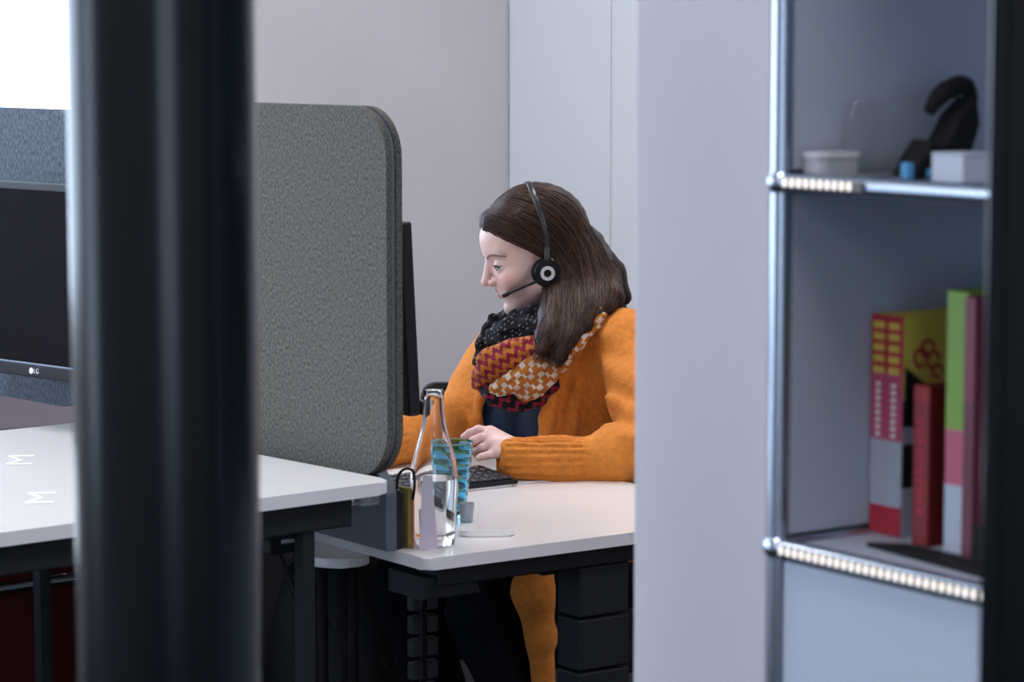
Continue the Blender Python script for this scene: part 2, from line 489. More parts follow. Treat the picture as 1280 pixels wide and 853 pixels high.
# posts and balls
for (x, y) in ((0, 0), (0, -SH_W), (SD, 0), (SD, -SH_W)):
    b = NB(); cyl(b, (x, y, .0), (x, y, SZ[-1]), TR, n=20); o = obj('post', b, M_CHROME, shelf, True); smooth_by_angle(o)
    for z in SZ[1:]:
        b = NB(); ball(b, (x, y, z), .0135, 10); obj('ball_joint', b, M_CHROME, shelf, True)
for z in SZ[1:]:
    for (p, q) in (((0, 0), (0, -SH_W)), ((SD, 0), (SD, -SH_W)), ((0, 0), (SD, 0)), ((0, -SH_W), (SD, -SH_W))):
        b = NB(); cyl(b, (*p, z), (*q, z), TR, n=20); o = obj('rail', b, M_CHROME, shelf, True); smooth_by_angle(o)
for i, z in enumerate(SZ[1:], 1):
    b = NB(); box(b, (.012, -SH_W + .012, z - .004), (SD - .012, -.012, z + .004)); obj('shelf_panel', b, M_PANELBLUE, shelf)
    z0 = SZ[i - 1] + .012; z1 = z - .012
    for y in (-.004, -SH_W + .001):
        b = NB(); box(b, (.012, y, z0), (SD - .012, y + .003, z1)); obj('side_panel', b, M_PANELBLUE, shelf)
    b = NB(); box(b, (SD - .004, -SH_W + .012, z0), (SD, -.012, z1)); obj('back_panel', b, M_PANELBLUE, shelf)
    if i <= 3:
        b = NB(); box(b, (-.002, -SH_W + .012, z0), (.002, -.012, z1), .0008); o = obj('drop_door', b, M_DOORMETAL, shelf)
        bb = NB(); cyl(bb, (-.022, -SH_W / 2, z1 - .05), (-.002, -SH_W / 2, z1 - .05), .009, n=16); obj('knob', bb, M_CHROME, o, True)
# reflection dashes on the chrome front rails, modelled as small glowing beads
M_GLINT = mat('glint_glow', (1, 0.95, 0.88), 0.4, emit=((1.0, 0.90, 0.82), 0.75))
M_GLINT_BACK = mat('glint_backing', (0.10, 0.10, 0.11), 0.4)
def glint_row(z, y0, y1, lab, glints_to):
    t = thing('rail_glints', lab, 'painted reflection', SHELF + Vector((0, 0, z)), A1, 'imitated reflections on the shelf rails')
    b = NB(); box(b, (-.0125, y1, -.0035), (-.0098, y0, .0055)); obj('strip', b, M_GLINT_BACK, t)
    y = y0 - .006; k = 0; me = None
    while y > glints_to:
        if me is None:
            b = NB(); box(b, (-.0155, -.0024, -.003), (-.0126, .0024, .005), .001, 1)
            o = obj('glint', b, M_GLINT, t); me = o.data
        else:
            o = bpy.data.objects.new('glint', me); link(o, t)
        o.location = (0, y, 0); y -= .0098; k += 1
glint_row(SZ[3], -.016, -.40, 'glowing beads imitating reflections along the lower shelf rail under the books', -.39)
glint_row(SZ[4], -.016, -.125, 'short row of glowing beads imitating reflections on the upper shelf rail', -.118)

# ------------------------------------------------------------------ black column and post in the foreground
pc = at(206, 400, 2.2)
col = thing('steel_column', 'round black painted steel column standing left of the view', 'column', (pc.x, pc.y, 0))
b = NB(); cyl(b, (0, 0, 0), (0, 0, CEIL), .0735, n=96); smooth_by_angle(obj('shaft', b, M_COLUMN, col))
b = NB(); cyl(b, (0, 0, 0), (0, 0, .012), .12, n=64); smooth_by_angle(obj('base_plate', b, M_COLUMN, col))
pr = at(1240, 0, 1.85)
post = thing('door_post', 'flat black steel post of the glass door frame at the right edge', 'post', (pr.x, 1.85, 0), math.radians(-13))
b = NB(); box(b, (0, 0, 0), (.09, .06, CEIL), .004, 3); obj('post', b, M_COLUMN, post)
b = NB(); box(b, (.0, -.012, 0), (.012, .0, CEIL), .003); obj('stop_bead', b, M_COLUMN, post)
# ================================================================== DESKS
def lift_leg(t, x, y, top, w=.10, d=.06, foot=None):
    """telescopic lift column: three nested stages"""
    st = [(0.0, .505, 1.0), (.509, .590, .985), (.594, top, .97)]
    for z0, z1, s in st:
        b = NB(); box(b, (x - w * s / 2, y - d * s / 2, z0), (x + w * s / 2, y + d * s / 2, z1), .003); obj('leg_stage', b, M_STEEL, t)
    if foot:
        b = NB(); box(b, (foot[0], y - .035, .0), (foot[1], y + .035, .028), .006); obj('foot', b, M_STEEL, t)

TH = .019
# --- the woman's desk: local x = U (depth), y = V (length)
DW, DL = 0.68, 1.6
wd = thing('desk', 'white topped sit-stand desk the woman leans on, dark steel frame', 'desk', ROOM, A1)
b = NB(); prism(b, rrect(0, DW, 0, DL, .014), DESK_Z - TH, DESK_Z, (0, 1, 2), .0025)
o = obj('desktop', b, [M_DESK, M_EDGE], wd)
for p in o.data.polygons:
    if abs(p.normal.z) < .7: p.material_index = 1
for yy in (.045, DL - .105):
    b = NB(); box(b, (.05, yy, DESK_Z - TH - .037), (DW - .05, yy + .06, DESK_Z - TH - .003), .003); obj('support_arm', b, M_STEEL, wd)
lift_leg(wd, .365, .075, DESK_Z - TH - .038, foot=(.02, DW - .02)); lift_leg(wd, .345, DL - .075, DESK_Z - TH - .038, foot=(.02, DW - .02))
b = NB(); box(b, (.30, .121, DESK_Z - TH - .06), (.35, DL - .106, DESK_Z - TH - .003), .003); obj('cross_beam', b, M_STEEL, wd)
b = NB(); prism(b, [(.028, .655), (.135, .655), (.115, .690), (.028, .690)], .05, .15, (0, 2, 1), .003); obj('control_box', b, M_STEEL, wd)

# --- the nearer desk, raised higher
LZ = 0.857
R2 = onz(494, 601, LZ)
ld = thing('desk', 'raised white topped desk in the left foreground, in front of the grey screen', 'desk', (R2.x, R2.y, 0), A2)
L2, D2 = 1.5, .83        # local x = U2 (0 at the screen side, negative to the user), y = V2
b = NB(); prism(b, rrect(-L2, 0, 0, D2, .03), LZ - TH, LZ, (0, 1, 2), .0025)
o = obj('desktop', b, [M_DESK, M_EDGE], ld)
for p in o.data.polygons:
    if abs(p.normal.z) < .7: p.material_index = 1
b = NB(); box(b, (-L2 + .05, .03, LZ - TH - .046), (-.055, .075, LZ - TH - .003), .003); obj('front_rail', b, M_STEEL, ld)
b = NB(); box(b, (-L2 + .05, D2 - .075, LZ - TH - .042), (-.055, D2 - .03, LZ - TH - .003), .003); obj('rear_rail', b, M_STEEL, ld)
for xx in (-.17, -L2 + .11):
    b = NB(); box(b, (xx, .076, LZ - TH - .062), (xx + .07, D2 - .076, LZ - TH - .003), .003); obj('cross_rail', b, M_STEEL, ld)
    for yy in (.055, D2 - .055):
        b = NB(); box(b, (xx + .035, yy - .011, 0), (xx + .057, yy + .011, LZ - TH - .0465), .002); obj('leg', b, M_STEEL, ld)
b = NB(); box(b, (-.05, .02, LZ - TH - .018), (-.012, .06, LZ - TH - .001), .003); obj('corner_clip', b, mat('clear_plastic', (.8, .85, .9), .05, trans=.9), ld)
# two lamp reflections on the top, painted as flat white letter shapes
def text_mesh(s, size, ext=0.0):
    cu = bpy.data.curves.new('t', 'FONT'); cu.body = s; cu.size = size; cu.extrude = ext; cu.align_x = 'CENTER'; cu.align_y = 'CENTER'
    o = bpy.data.objects.new('t', cu); COL.objects.link(o)
    dg = bpy.context.evaluated_depsgraph_get(); me = bpy.data.meshes.new_from_object(o.evaluated_get(dg))
    bpy.data.objects.remove(o); bpy.data.curves.remove(cu)
    return me
M_MARK = mat('reflection_white', (1.0, 1.0, 1.0), 0.5)
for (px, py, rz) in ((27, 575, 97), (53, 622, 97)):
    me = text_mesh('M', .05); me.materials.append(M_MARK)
    o = bpy.data.objects.new('reflection_mark', me); link(o, ld)
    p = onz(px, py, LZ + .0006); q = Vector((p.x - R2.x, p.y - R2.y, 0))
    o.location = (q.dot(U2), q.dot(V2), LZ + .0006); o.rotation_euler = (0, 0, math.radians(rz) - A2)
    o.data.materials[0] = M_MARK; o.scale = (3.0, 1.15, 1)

# --- the desk beyond, with the wide monitor, grey-mauve top
fd = thing('desk', 'desk carrying the wide monitor, mostly hidden behind the raised desk', 'desk', (R2 + V2 * .98 + U2 * .0).to_tuple()[:2] + (0,), A2)
b = NB(); prism(b, rrect(-1.5, 0, 0, 1.0, .03), .711, .73, (0, 1, 2), .0025); obj('desktop', b, mat('mauve_laminate', (.12, .095, .108), .9, spec=.05), fd)
for xx in (-.2, -1.35):
    for yy in (.08, .92):
        b = NB(); box(b, (xx - .02, yy - .02, 0), (xx + .02, yy + .02, .708), .002); obj('leg', b, M_STEEL, fd)
    b = NB(); box(b, (xx - .02, .101, .665), (xx + .02, .899, .708), .002); obj('cross_rail', b, M_STEEL, fd)

# --- the desk in line with the woman's, by the back wall
bd = thing('desk', 'grey-mauve topped desk by the back wall, seen below the blue-grey screen', 'desk', uv(0, 1.63), A1)
b = NB(); prism(b, rrect(-.15, .68, 0, .82, .014), .711, .73, (0, 1, 2), .0025); obj('desktop', b, mat('mauve_laminate'), bd)
for xx in (-.09, .61):
    for yy in (.06, .76):
        b = NB(); box(b, (xx - .02, yy - .02, 0), (xx + .02, yy + .02, .708), .002); obj('leg', b, M_STEEL, bd)
    b = NB(); box(b, (xx - .02, .081, .665), (xx + .02, .739, .708), .002); obj('cross_rail', b, M_STEEL, bd)

# --- red metal cabinet far below the desks
rc0 = at(40, 760, 5.35)
rc = thing('red_cabinet', 'low dark red metal cabinet with chrome rails under the left desks', 'cabinet', (rc0.x, rc0.y, 0), A2)
zr = rc0.z + .045
b = NB(); box(b, (-1.2, 0, .03), (.14, .35, zr - .012), .004); obj('lower_body', b, M_RED, rc)
b = NB(); box(b, (-1.2, 0, zr + .012), (.14, .35, zr + .1), .004); obj('upper_body', b, M_RED, rc)
for z in (zr, .0125 + .01):
    for y in (0.0, .35):
        b = NB(); cyl(b, (-1.22, y, z), (.16, y, z), .011, n=16); obj('rail', b, M_CHROME, rc, True)

# ================================================================== SCREENS
def screen(name, label, p, length, z0, z1, m_f, m_b, near_round=True):
    """padded divider: fabric skin, grey trim, fabric skin. local x = U2 (thickness, + away), y = V2 (length)"""
    t = thing(name, label, 'desk screen', (p.x, p.y, 0), A2, 'padded fabric desk screens')
    prof = rrect(0, length, z0, z1, .075, 10)
    def slab(x0, x1, inset, m, nm, bev):
        pts = rrect(inset, length - inset, z0 + inset, z1 - inset, .075 - inset, 10)
        b = NB(); prism(b, pts, x0, x1, (1, 2, 0), bev); smooth_by_angle(obj(nm, b, m, t), 50)
    slab(0, .011, 0, m_f, 'fabric_face', .004)
    slab(.0112, .0188, .003, M_TRIM, 'edge_trim', .001)
    slab(.019, .030, 0, m_b, 'fabric_face', .004)
    return t
SP = R2 + U2 * .035 + V2 * .062
s1 = screen('desk_screen', 'grey wool felt desk screen with rounded corners between the woman and the raised desk', SP, .80, .845, 1.397, M_FABRIC, M_FABRIC)
SP2 = SP + V2 * .83
s2 = screen('desk_screen', 'blue-grey felt desk screen behind the wide monitor at the left edge', SP2, .95, .866, 1.375, M_FABRIC_B, M_FABRIC_B)
for t, ys in ((s1, (.30, .66)), (s2, (.45, .80))):
    for yy in ys:
        b = NB(); box(b, (.004, yy, .70), (.026, yy + .06, .875), .003); obj('bracket', b, M_STEEL, t)
        b = NB(); box(b, (.004, yy, .690), (.09, yy + .06, .706), .003); obj('clamp', b, M_STEEL, t)

# ================================================================== MONITORS
def monitor(label, base, rotz, w, h, zc, tilt, base_z, sx=0.0):
    """local x = right along the display, -y = towards the viewer"""
    t = thing('monitor', label, 'monitor', base, rotz)
    piv = obj('housing', box(NB(), (-w / 2, .0, -h / 2), (w / 2, .022, h / 2), .004), M_BLACK, t)
    piv.location = (0, 0, zc); piv.rotation_euler = (tilt, 0, 0)
    b = NB(); box(b, (-w / 2 + .008, -.0012, -h / 2 + .022), (w / 2 - .008, .001, h / 2 - .012)); obj('display', b, M_SCREEN, piv)
    b = NB(); box(b, (-w / 2, -.006, -h / 2), (w / 2, -.0013, -h / 2 + .021), .0015); obj('lower_bezel', b, mat('gloss_bezel', (.012, .013, .016), .15), piv)
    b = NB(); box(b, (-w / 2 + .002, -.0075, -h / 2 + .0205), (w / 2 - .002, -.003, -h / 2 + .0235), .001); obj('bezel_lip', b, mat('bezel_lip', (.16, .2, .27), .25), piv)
    b = NB(); box(b, (-.12, .022, -.10), (.12, .045, .10), .01); obj('rear_shell', b, M_BLACK, piv)
    b = NB(); box(b, (sx - .02, .05, .014), (sx + .02, .072, zc), .004); obj('stand_neck', b, M_BLACK, t)
    b = NB(); box(b, (min(sx, 0) - .02, .040, zc - .02), (.03, .056, zc + .02), .004); obj('stand_arm', b, M_BLACK, t)
    b = NB(); prism(b, rrect(sx - .12, sx + .12, -.04, .12, .04), 0, .014, (0, 1, 2), .003); obj('stand_base', b, M_BLACK, t)
    return t, piv
mp = at(8, 470, 4.62)
lm, lmh = monitor('wide black monitor with a small white logo at the left edge', (mp.x, mp.y, .73), math.radians(-43), .54, .318, .372, math.radians(-3), .73, -.24)
lmh.location.z = 1.103 - .73
M_LOGO = mat('logo_white', (.72, .74, .78), .4)
b = NB(); cyl(b, (.0, -.0066, -.1485), (.0, -.0060, -.1485), .0052, n=24); lg = obj('logo_disc', b, M_LOGO, lmh)
me = text_mesh('LG', .0115); me.materials.append(M_LOGO)
o = bpy.data.objects.new('logo_letters', me); link(o, lmh); o.location = (.0135, -.0064, -.1485); o.rotation_euler = (math.pi / 2, 0, 0)
lg_off = .086
for q in (lg, o): q.location.x += lg_off

wm_p = uv(.165, .545, DESK_Z)
wm, wmh = monitor('black monitor seen edge-on beside the grey screen, facing the woman', wm_p, A1 + math.radians(-90 + 180), .54, .31, .325, math.radians(-3), DESK_Z)

# ================================================================== THINGS ON THE WOMAN'S DESK
dz = DESK_Z + .0005
def on_desk(px, py): return onz(px, py, DESK_Z)
# slate document holder with a cut corner, standing along the desk's left edge (local x = U, y = V)
p = on_desk(502, 688)
hu, hv = to_uv(p)
holder = thing('document_holder', 'slate grey upright document holder with a cut corner on the desk edge', 'document holder', uv(hu - .028, hv, dz), A1)
b = NB(); prism(b, [(0, 0), (.26, 0), (.26, .122), (.030, .122), (.006, .100), (0, .088)], 0, .020, (1, 2, 0), .002); obj('front_plate', b, M_SLATE, holder)
b = NB(); prism(b, [(.004, 0), (.25, 0), (.25, .098), (.02, .098), (.004, .09)], .0205, .030, (1, 2, 0), .002); obj('back_plate', b, M_BLACK, holder)
b = NB(); box(b, (-.0005, .03, .122), (.0205, .09, .134), .003); obj('clip', b, M_SLATE, holder)
wp = spline([(.026, .01, .09), (.028, .008, .112), (.036, .002, .122), (.046, -.004, .119), (.048, -.006, .10), (.046, -.004, .075)], 30)
b = NB(); tube(b, wp, .0022, 8); obj('wire_loop', b, M_BLACKSOFT, holder, True)
# cards
def card(label, cat, colour, du, dv, w, h, th, tilt=0, mname=None):
    o = obj('file_card', box(NB(), (0, 0, 0), (th, w, h), .0006, 1), mat(mname, colour, .6))
    o.location = uv(hu + du, hv + dv, dz); o.rotation_euler = (0, tilt, A1)
    return tag(o, label, cat, 'cards filed beside the document holder')
card('black thin card next to the slate document holder', 'card', (.012, .012, .014), .0045, .008, .22, .085, .005, 0, 'card_black')
card('olive yellow card between the black and the orange card', 'card', (.20, .165, .045), .013, .002, .20, .092, .007, 0, 'card_olive')
card('orange card squeezed behind the olive yellow card', 'card', (.55, .20, .07), .0215, .003, .20, .088, .004, 0, 'card_orange')
# lilac tent card, broad foot and narrow top
o = tag(obj('tent_card', prism(NB(), [(-.004, 0), (.025, 0), (.017, .112), (.003, .112)], 0, .002, (0, 2, 1)), mat('card_lilac', (.50, .45, .55), .6)),
        'pale lilac card standing beside the glass carafe', 'card')
pl = on_desk(527, 688); o.location = (pl.x, pl.y, dz); o.rotation_euler = (math.radians(-3), 0, math.radians(8))

# carafe: wall of glass and the water inside as its own part
pcf = on_desk(543, 681)
car = thing('glass_carafe', 'clear glass water carafe with a slim neck, half full of water', 'carafe', (pcf.x, pcf.y, dz))
outer = [(.0, 0), (.028, 0), (.0315, .003), (.0325, .02), (.0345, .06), (.0368, .085), (.0365, .105), (.034, .125), (.029, .146), (.0235, .165), (.0188, .185), (.0162, .205), (.0152, .222), (.0156, .236)]
inner = [(r - .0022, z) for r, z in outer[3:]]; inner[0] = (.0295, .012)
b = NB(); lathe(b, [(.0004, 0)] + outer[1:] + [(.0142, .2368)] + list(reversed(inner)) + [(.0004, .010)], n=56); smooth_by_angle(obj('glass_wall', b, M_GLASS, car), 60)
wz = .102
wprof = [(.0004, .0095), (.0296, .0115), (.0304, .02), (.0326, .06), (.0348, .085), (.0345, wz), (.0004, wz)]
b = NB(); lathe(b, wprof, n=56); smooth_by_angle(obj('water', b, M_WATER, car), 60)

# blue tumbler with stepped rings
pt = on_desk(564, 646)
tum = thing('blue_tumbler', 'bright blue ribbed glass tumbler behind the carafe', 'tumbler', (pt.x, pt.y, dz))
prof = [(.0004, 0), (.021, 0), (.0225, .003)]
nst = 6
for i in range(nst):
    z0 = .004 + i * .019; r0 = .0228 + i * .00205
    prof += [(r0, z0), (r0 + .0022, z0 + .011), (r0 + .0016, z0 + .0185)]
zt = .004 + nst * .019
prof += [(.0362, zt + .004), (.0340, zt + .004)]
inn = [(.0335, zt - .01), (.029, .07), (.024, .03), (.0215, .014), (.0004, .013)]
b = NB(); lathe(b, prof + inn, n=48); smooth_by_angle(obj('glass_wall', b, M_BLUEGLASS, tum), 40)

# small clear cup behind, low white tray
pk = on_desk(574, 650)
cup = tag(obj('clear_cup', lathe(NB(), [(.0004, 0), (.010, 0), (.0125, .03), (.0115, .03), (.009, .003), (.0004, .003)], n=28), mat('frosted_cup', (.75, .86, .95), .25, trans=.7), None, True),
          'tiny clear glass cup at the foot of the blue tumbler', 'cup')
cup.location = (pk.x + .012, pk.y - .02, dz)
pw = on_desk(608, 668)
tray = thing('white_tray', 'low glossy white tray on the white desk right of the carafe', 'tray', (pw.x, pw.y, dz), math.radians(4))
M_TRAY = mat('tray_white', (.86, .86, .86), .12)
b = NB(); prism(b, rrect(-.043, .043, -.025, .025, .012), 0, .007, (0, 1, 2), .003); obj('body', b, M_TRAY, tray)
b = NB()
prism(b, rrect(-.0425, .0425, -.0245, .0245, .012), .0071, .0095, (0, 1, 2), .001); obj('lid', b, M_TRAY, tray)

# keyboard lying across, its right end beside the woman's cuff (local x = U, y = V)
kp = on_desk(648, 608); ku, kv = to_uv(kp)
kb = thing('keyboard', 'black keyboard on a white base lying beside the woman\'s cuff', 'keyboard', uv(ku, kv, dz), A1)
b = NB(); prism(b, [(0, .004), (.115, .013), (.115, .021), (0, .011)], -.25, 0, (1, 2, 0), .002); obj('body', b, M_BLACK, kb)
b = NB(); prism(b, [(.002, .0), (.110, .0), (.110, .0125), (.002, .0038)], -.248, -.012, (1, 2, 0), .001); obj('white_base', b, M_PAPER, kb)
km = None
M_KEY = mat('key_grey', (.03, .03, .034), .35)
for r in range(5):
    for c in range(11):
        if km is None:
            o = obj('key', box(NB(), (-.0085, -.0085, 0), (.0085, .0085, .004), .0015, 1), M_KEY, kb); km = o.data
        else:
            o = bpy.data.objects.new('key', km); link(o, kb)
        y = .014 + r * .0205; o.location = (-.016 - c * .0205, y, .0115 + y * .087); o.rotation_euler = (math.radians(5), 0, 0)
# papers
def paper(label, u_, v_, w, d, th, rz):
    o = tag(obj('paper_sheet', box(NB(), (-w, 0, 0), (0, d, th), min(.0008, th / 3), 1), M_PAPER), label, 'paper')
    o.location = uv(u_, v_, dz); o.rotation_euler = (0, 0, A1 + rz)
    return o
paper('white sheet of paper lying behind the keyboard under the woman\'s hand', ku + .03, kv + .125, .21, .148, .002, 0)
paper('white sheet of paper poking out from under the near sleeve', ku + .09, kv + .005, .08, .11, .0012, -.15)

# ================================================================== BELOW AND BEHIND THE DESK
cs_u, cs_v = .19, .30
cs = thing('cable_spine', 'dark segmented cable spine hanging below the woman\'s desk', 'cable spine', uv(cs_u, cs_v, 0), A1)
lk = None
M_LINK = mat('spine_grey', (.016, .017, .019), .5)
for c in (-1, 1):
    for r in range(20):
        z = .632 - r * .0375
        if z < .02: break
        if lk is None:
            o = obj('link', box(NB(), (-.010, -.009, -.0145), (.010, .009, .0145), .002, 1), M_LINK, cs); lk = o.data
        else:
            o = bpy.data.objects.new('link', lk); link(o, cs)
        o.location = (c * .0145, 0, z)
b = NB(); box(b, (-.004, -.004, .0), (.004, .004, .655)); obj('cord', b, M_BLACKSOFT, cs)
b = NB(); cyl(b, (0, 0, 0), (0, 0, .012), .07, n=32); obj('foot', b, M_BLACKSOFT, cs)

# black rucksack on the floor behind the desk legs
bq = at(432, 800, 5.35)
bag = thing('rucksack', 'black rucksack standing on the floor below the desks', 'bag', (bq.x, bq.y, 0), A1 - .5)
def f_bag(P):
    d = ell(P, (0, 0, .26), (.16, .11, .30)); d = smax(d, -P[:, 2] + .004, .02)
    return smin(d, ell(P, (0, -.08, .17), (.12, .06, .15)), .02)
M_BAG = mat('bag_nylon', (.005, .0055, .006), .6, bump=(200, .3, .002))
obj('bag_body', net(f_bag, (-.2, -.17, -.02), (.2, .15, .6), .01), M_BAG, bag, True)
for k in range(4):
    pts = [(-.13 + .05 * k + .1 * t, -.098 + .05 * abs(t - .5), .52 - .26 * t - .03 * k) for t in np.linspace(0, 1, 10)]
    b = NB(); tube(b, pts, .006, 6); obj('strap', b, mat('strap_grey', (.016, .017, .019), .6), bag, True)
pts = spline([(.16, -.03, .1), (.165, -.03, .3), (.12, -.03, .48), (0, -.03, .565), (-.12, -.03, .48)], 30)
b = NB(); tube(b, pts, .006, 6); obj('piping', b, mat('strap_grey'), bag, True)

# low white side table whose rounded corner shows under the desk
st0 = at(464, 698, 4.95)
sd = thing('side_table', 'low white table, rounded corner showing below the desk\'s left edge', 'table', (st0.x, st0.y, 0), .12)
b = NB(); prism(b, rrect(-.11, .0, .0, .26, .05), st0.z - .018, st0.z, (0, 1, 2), .003); obj('table_top', b, mat('white_table', (.85, .84, .86), .35), sd)
for x in (-.085, -.03):
    for y in (.05, .21):
        b = NB(); cyl(b, (x, y, 0), (x, y, st0.z - .019), .010, n=14); obj('leg', b, M_BLACKSOFT, sd, True)

# black cabinet added along the back wall to darken the gap under the desks
sb0 = px_on_v(250, V_B); sb1 = U_R - .12
sbd = thing('dark_filler', 'added low black cabinet along the back wall, darkens the gap below the desks', 'dark_filler', ROOM + U * sb0 + V * (V_B - .45), A1)
Ls = sb1 - sb0
b = NB(); box(b, (0, .02, .05), (Ls, .42, .52), .003); obj('body', b, M_BLACK, sbd)
b = NB(); box(b, (.03, .05, 0), (Ls - .03, .40, .049)); obj('plinth', b, M_BLACKSOFT, sbd)
for k in range(3):
    b = NB(); box(b, (Ls / 3 * k + .003, .0, .055), (Ls / 3 * (k + 1) - .003, .0195, .515), .002); d_ = obj('door', b, M_BLACK, sbd)
    b = NB(); box(b, (Ls / 3 * (k + 1) - .06, -.012, .40), (Ls / 3 * (k + 1) - .045, -.0005, .48), .002); obj('handle', b, M_STEEL, d_)
# visitor chair by the back wall: only the top of its back rises over the desk
vc = at(566, 478, 6.1)
vch = thing('visitor_chair', 'black low-backed visitor chair standing behind the woman\'s far arm', 'chair', (vc.x, vc.y, 0), math.radians(12))
zb = vc.z
b = NB(); prism(b, rrect(-.07, .33, zb - .24, zb, .03), -.012, .012, (0, 2, 1), .005); smooth_by_angle(obj('backrest', b, M_BLACK, vch), 45)
b = NB(); prism(b, rrect(-.055, .315, zb - .225, zb - .012, .025), -.0145, -.0125, (0, 2, 1), .0005); obj('back_pad', b, M_BLACKSOFT, vch)
b = NB(); box(b, (-.09, -.40, .43), (.35, .02, .47), .015); obj('seat', b, M_BLACKSOFT, vch)
for x in (-.08, .34):
    b = NB(); cyl(b, (x, .0, 0), (x, .0, zb - .1), .011, n=12); obj('leg', b, M_BLACK, vch, True)
    b = NB(); cyl(b, (x, -.39, 0), (x, -.39, .43), .011, n=12); obj('leg', b, M_BLACK, vch, True)

# ================================================================== THINGS ON THE METAL SHELF (local x = U depth, y = V)
def shelf_pt(x, y, z): return SHELF + U * x + V * y + Vector((0, 0, z))
def sx_(px, y):                    # depth in the shelf at which this picture column passes, y along the front
    k = (px - 640) / F_PX * 1.006; q = SHELF + V * y
    return (k * q.y - q.x) / (U.x - k * U.y)
S1 = SZ[3] + .0045; S2 = SZ[4] + .0045
Y_, R_, PK, W_, K_ = (.58, .46, .08), (.40, .02, .04), (.44, .07, .15), (.36, .40, .50), (.010, .010, .012)
def book(label, x, y, w, h, th, bands_spine, cover, group='books in the lower shelf compartment'):
    """spine at x facing -x, thickness th from y to y - th"""
    t = thing('book', label, 'book', shelf_pt(x, y, S1), A1, group)
    n = label[:18]
    ms = band_mat('spine ' + n, bands_spine)
    b = NB(); box(b, (0, -th, 0), (.0025, 0, h), .0008, 1); obj('spine', b, ms, t)
    for yy in (-.0018, -th):
        b = NB(); box(b, (.0025, yy, 0), (w, yy + .0018, h), .0004, 1); obj('cover', b, cover, t)
    b = NB(); box(b, (.0026, -th + .0019, .003), (w - .004, -.0019, h - .003)); obj('pages', b, M_PAPER, t)
    return t
def lettering(t, y, z0, z1, m, n=7, x=-.0004, wid=.006):
    for i in range(n):
        z = z0 + (z1 - z0) * i / n
        b = NB(); box(b, (x, y - wid / 2, z), (x + .0003, y + wid / 2, z + (z1 - z0) / n * .6)); obj('spine_letter', b, m, t)
M_LY, M_LW, M_LR = mat('print_yellow', Y_, .5), mat('print_white', (.75, .72, .75), .5), mat('print_red', R_, .5)
cov_y = band_mat('yellow_cover', [(0, W_), (.22, K_), (.42, W_), (.50, K_), (.62, Y_)])
x0 = sx_(1089, -.006)
sp = [(0, R_), (.13, W_), (.43, PK), (.74, R_)]
t = book('tall red and pink book, outermost left, yellow title on its spine', x0, -.006, .148, .212, .022, sp, cov_y)
lettering(t, -.011, .156, .210, M_LY, 5, wid=.015); lettering(t, -.011, .095, .150, M_LW, 8)
t = book('tall red and pink book with a yellow front cover, second from the left', x0 - .001, -.0285, .148, .212, .022, sp, cov_y)
lettering(t, -.011, .156, .210, M_LY, 5, wid=.015); lettering(t, -.011, .095, .150, M_LW, 8)
# red curled emblem and black wedge on the yellow cover (flat print)
for (cx, cz, r) in ((.024, .172, .008), (.033, .180, .008), (.040, .169, .008), (.046, .158, .006)):
    b = NB(); tube(b, [(cx + r * math.cos(a), -.0222, cz + r * math.sin(a)) for a in np.linspace(0, 5.2, 24)], .0, 6, flat=(.0022, .0003), flat_dir=lambda i: (0, 1, 0)); obj('emblem', b, M_LR, t)
b = NB(); prism(b, [(.004, .115), (.004, .165), (.06, .125), (.06, .10), (.02, .10)], -.0224, -.0221, (0, 2, 1)); obj('black_wedge', b, mat('print_black', K_, .5), t)
t = book('small dark red book standing in front of the tall ones', sx_(1143, -.082), -.082, .10, .152, .021, [(0, (.20, .008, .012)), (.9, (.28, .012, .016))], mat('dark_red_cover', (.15, .006, .012), .5))
lettering(t, -.0105, .03, .125, M_LR, 10, wid=.007)
for i in range(2):
    b = NB(); box(b, (.03, -.0214, .100 - i * .012), (.075, -.0211, .107 - i * .012)); obj('cover_print', b, M_LW, t)
for (cx, cz, r, c) in ((.055, .04, .012, (.02, .16, .17)), (.066, .028, .010, (.55, .20, .03)), (.048, .05, .007, (.4, .03, .03))):
    b = NB(); cyl(b, (cx, -.0215, cz), (cx, -.0211, cz), r, n=20); obj('cover_print', b, mat('print_%d' % int(c[0] * 100), c, .5), t)
book('tall bright green book on the right of the row', sx_(1183, -.140), -.140, .15, .246, .028, [(0, W_), (.27, (.42, .08, .14)), (.48, (.17, .32, .035))], mat('green_cover', (.13, .25, .03), .5))
book('slim dark wine-red book next to the green book', sx_(1205, -.1695), -.1695, .15, .243, .014, [(0, (.10, .01, .03)), (.6, (.16, .015, .04))], mat('wine_cover', (.12, .01, .03), .5))
be = thing('bookend', 'flat black steel bookend lying under the front books', 'bookend', shelf_pt(.020, -.03, S1 - .0002), A1)
b = NB(); prism(b, [(.035, -.035), (.062, -.06), (.062, -.22), (.01, -.22)], 0, .004, (0, 1, 2), .001); obj('base', b, M_BLACKSOFT, be)
b = NB(); prism(b, [(.052, 0.0045), (.060, .0045), (.060, .036), (.055, .036)], -.21, -.155, (0, 2, 1), .001); obj('upright', b, M_BLACKSOFT, be)
